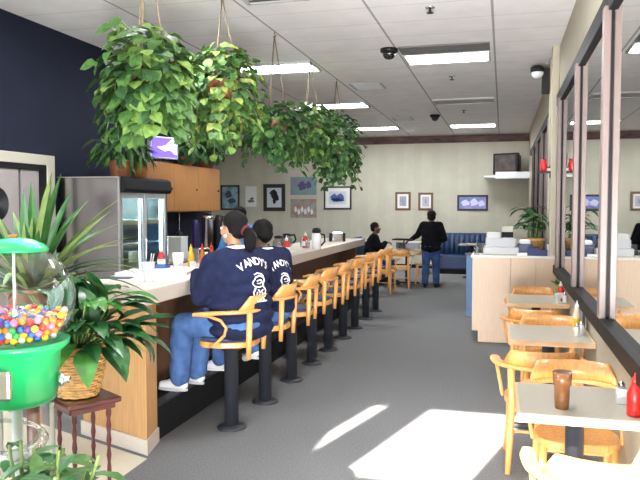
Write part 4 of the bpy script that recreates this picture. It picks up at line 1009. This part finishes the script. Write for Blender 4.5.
def hair_pony(P, s, body, hd):
    g = MB(); scalp(g, P, s); g.ell(P(0, -.09, .0), .045*s, 12)
    remesh('hair', g, hair_m, .0085, 2, body, .006, .03)
    g = MB(); g.tube([P(0, -.10, -.01), P(0, -.135, -.03), P(.01, -.145, -.08), P(.012, -.135, -.14), P(.01, -.12, -.19)], [.03*s, .042*s, .048*s, .042*s, .014*s], 12); part('ponytail', g, hair_m, body)
    c = P(0, -.113, -.016); n = (P(0, -.135, -.03)-P(0, -.10, -.01)).normalized(); u = n.orthogonal().normalized(); w_ = n.cross(u)
    part('scrunchie', MB().tube([c+(u*cos(2*pi*k/20)+w_*sin(2*pi*k/20))*.034*s for k in range(21)], .011*s, 8), redscr, body)
def mirrorJ(d): return d
def seated(hz, lean, reach, knee_dy=.46, kn_z=None, an=( .44, .36), sc=1, swing=0, wid=.19, twist=0):
    """joints of a sitter: x right, y forward; hz is the height of the hip centre"""
    J = {'hip': (0, 0, hz), 'chest': (0, lean*.55, hz+.36*sc), 'neck': (0, lean*.95, hz+.565*sc), 'head': (0, lean*1.2+.02, hz+.715*sc)}
    cs, sn = cos(swing), sin(swing)
    def rz(x, y, z): return (x*cs-y*sn, x*sn+y*cs, z)
    for k, sg in (('l', -1), ('r', 1)):
        J['sh'+k] = (sg*wid, lean*.85, hz+.495*sc); J['el'+k] = (sg*(wid+.09), lean+.14, hz+.28*sc); J['wr'+k] = (sg*.13, lean+reach, hz+.40*sc)
        J['hd'+k] = (-sg*.5, .8, -.1)
        J['hp'+k] = rz(sg*.10, .03, hz-.005); J['kn'+k] = rz(sg*.13, knee_dy, kn_z or hz-.01); J['an'+k] = rz(sg*.12, an[0], an[1]); J['toe'+k] = rz(sg*.12, 1, 0)
    return J
white_sh = mat('white_leather', (.80, .80, .80), .5)

# the woman with the ponytail
J = seated(.815, .07, .34, .46, .80, (.50, .355), 1.02, R(20), .225)
for k in 'lr': J['sh'+k] = (J['sh'+k][0], J['sh'+k][1], J['sh'+k][2]-.03)
J['ell'] = (-.30, .12, 1.04); J['wrl'] = (-.14, .40, 1.20); J['elr'] = (.37, .12, 1.07); J['wrr'] = (.14, .42, 1.20)
p1, b1, s1 = person('heavy-set woman with a red-tied ponytail, navy sweatshirt and jeans, seated at the bar', (-1.93, 4.94, 0), R(60), J, skin1, navycloth, denim, white_sh, 1.06, 1.47, .08, hair_pony, (R(14), R(-4)), mat('grey_sole', (.5, .5, .52), .6), shirtdrop=.07)
nk = V(J['neck'])
part('collar', MB().tube([(.082*cos(2*pi*k/20), nk.y+.08*sin(2*pi*k/20), nk.z+.005-.012*sin(2*pi*k/20)) for k in range(21)], .016, 8), paper, b1)
hd_ = V(J['head']); part('earring', MB().ell(hd_+Matrix.Rotation(R(14), 3, 'Z') @ V((-.10, -.005, -.05)), .013, 10), white, b1)
# the short-haired sitter
J = seated(.80, .07, .34, .42, .80, (.42, .355), .945, R(18), .225)
J['anr'] = (.08, .27, .42); J['knr'] = (.17, .42, .76); J['toer'] = (.1, .9, -.35)
J['ell'] = (-.34, .12, 1.02); J['wrl'] = (-.13, .40, 1.20); J['elr'] = (.34, .12, 1.02); J['wrr'] = (.13, .40, 1.20)
p2, b2, s2 = person('short-haired sitter in a navy sweatshirt and white shoes, beside the ponytailed woman', (-1.965, 5.68, 0), R(64), J, skin2, navycloth, denim, white_sh, 1.0, 1.42, .06, hair_short, (R(8), R(-3)), white_sh)
nk = V(J['neck'])
part('collar', MB().tube([(.074*cos(2*pi*k/20), nk.y+.074*sin(2*pi*k/20), nk.z+.003-.012*sin(2*pi*k/20)) for k in range(21)], .014, 8), paper, b2)
# lettering and emblem on the backs, laid onto the cloth
def back_print(root, shirt, body, cx, cz, k):
    me = shirt.data; bv = BVHTree.FromPolygons([v.co for v in me.vertices], [p.vertices for p in me.polygons])
    def drape(x, z, off=.004):
        h = bv.ray_cast(V((x, -1, z)), V((0, 1, 0)))
        return (h[0]+h[1]*off) if h[0] else V((x, -.2, z))
    word = "VANDY'S"; adv = [-.15, .85, 1.80, 2.75, 3.65, 4.25, 4.70]; tot = 5.3; n = 0; mb = MB()
    for ch, a in zip(word, adv):
        cu = bpy.data.curves.new('letter', 'FONT'); cu.body = ch; cu.size = .098*k; cu.align_x = 'CENTER'; cu.offset = .0018*k; cu.fill_mode = 'FRONT'; cu.resolution_u = 3
        ob = bpy.data.objects.new('letter', cu); COL.objects.link(ob)
        dg = bpy.context.evaluated_depsgraph_get(); m = bpy.data.meshes.new_from_object(ob.evaluated_get(dg)); bpy.data.objects.remove(ob)
        bm = bmesh.new(); bm.from_mesh(m); bmesh.ops.triangulate(bm, faces=bm.faces); bmesh.ops.subdivide_edges(bm, edges=[e for e in bm.edges if e.calc_length() > .012], cuts=2)
        bmesh.ops.triangulate(bm, faces=bm.faces)
        u = (a+.4)/tot-.5; X = cx+u*.335*k; Zb = cz+.035*k*(1-(2*u)**2)*1.6; th = -u*.9
        vs = []
        for v in bm.verts:
            lx, lz = v.co.x*cos(th)-v.co.y*sin(th), v.co.x*sin(th)+v.co.y*cos(th)
            vs.append(drape(X+lx, Zb+lz))
        idx = {v: i for i, v in enumerate(bm.verts)}
        mb.add(vs, [[idx[v] for v in f.verts] for f in bm.faces], False); bm.free()
    part('lettering', mb, mat('white_print', (.82, .82, .84), .7), shirt)
    mb = MB()
    def stroke(pts, r):
        o = []
        for i in range(len(pts)-1):
            for q in range(5):
                f = q/5; o.append((pts[i][0]*(1-f)+pts[i+1][0]*f, pts[i][1]*(1-f)+pts[i+1][1]*f))
        o.append(pts[-1]); mb.tube([drape(cx+x*k, cz+z*k, .002) for x, z in o], r*k, 6, flat=.6)
    for pts, r in (([(-.06, -.03), (-.02, -.018), (.03, -.028), (.055, -.05)], .010), ([(-.055, -.058), (0, -.042), (.055, -.062)], .012),
                   ([(-.05, -.06), (-.078, -.10), (-.062, -.14), (-.01, -.152), (.045, -.142), (.08, -.11), (.055, -.06)], .010),
                   ([(-.025, -.09), (.02, -.082), (.065, -.115)], .010), ([(-.02, -.115), (.02, -.122), (.04, -.105)], .009), ([(-.06, -.15), (-.085, -.19), (-.07, -.23)], .010),
                   ([(.045, -.15), (.075, -.19), (.06, -.25)], .010), ([(-.03, -.17), (.0, -.20), (.03, -.175)], .010), ([(-.04, -.19), (-.045, -.27)], .012), ([(-.005, -.21), (-.005, -.275)], .012), ([(.03, -.20), (.032, -.275)], .012), ([(-.06, -.28), (.06, -.28)], .012)): stroke(pts, r)
    part('emblem', mb, mat('white_print', (.82, .82, .84), .7), shirt)
back_print(p1, s1, b1, .035, 1.23, .80)
back_print(p2, s2, b2, .03, 1.16, .76)

def standing(h, armL, armR, stride=.04, lean=.02):
    k = h/1.70
    J = {'hip': (0, 0, .93*k), 'chest': (0, lean, 1.26*k), 'neck': (0, lean+.01, 1.455*k), 'head': (0, lean+.035, 1.585*k)}
    for s_, sg, arm in (('l', -1, armL), ('r', 1, armR)):
        J['sh'+s_] = (sg*.185*k, lean, 1.40*k); J['el'+s_] = tuple(x*k for x in arm[0]); J['wr'+s_] = tuple(x*k for x in arm[1])
        J['hp'+s_] = (sg*.095*k, 0, .90*k); J['kn'+s_] = (sg*.11*k, .02+sg*stride*.5, .49*k); J['an'+s_] = (sg*.12*k, sg*stride, .09); J['toe'+s_] = (sg*.25, 1, 0)
    return J
J = standing(1.60, ((-.33, .12, 1.16), (-.52, .22, 1.05)), ((.30, .02, 1.10), (.16, .20, 1.02)))
person('woman standing with her back to us in a black top and blue jeans', (-1.46, 14.65, 0), R(-4), J, skin2, blackcloth, denim2, blackp, 1.0, 1.2, .04, hair_full, (R(6), R(-6)), shirtdrop=.08)
t = thing('serving_tray', 'black serving tray held over the back table by the standing woman', 'tray', (-2.07, 14.84, .985), R(-10))
part('plate', MB().box(-.20, .20, -.13, .13, 0, .012), blackp, t, bev=.004); part('rim', MB().box(-.21, .21, -.14, -.13, 0, .03).box(-.21, .21, .13, .14, 0, .03).box(-.21, -.20, -.13, .13, 0, .03).box(.20, .21, -.13, .13, 0, .03), blackp, t)
J = standing(1.70, ((-.29, .06, 1.12), (-.18, .28, 1.10)), ((.29, .06, 1.12), (.18, .28, 1.10)))
person('person in a bright blue shirt standing behind the bar, mostly hidden by the ponytailed woman', (-3.42, 8.75, 0), R(60), J, skin1, bluecloth, blackcloth, blackp, 1.0, 1.0, 0, hair_short)
J = seated(.53, .06, .26, .42, .52, (.44, .09), .98, 0, .18)
person('person in black with short dark hair seated in the booth by the back table', (-2.80, 15.02, 0), R(-78), J, skin2, blackcloth, denim2, blackp, 1.02, 1.25, .05, hair_short, (R(-6), 0))
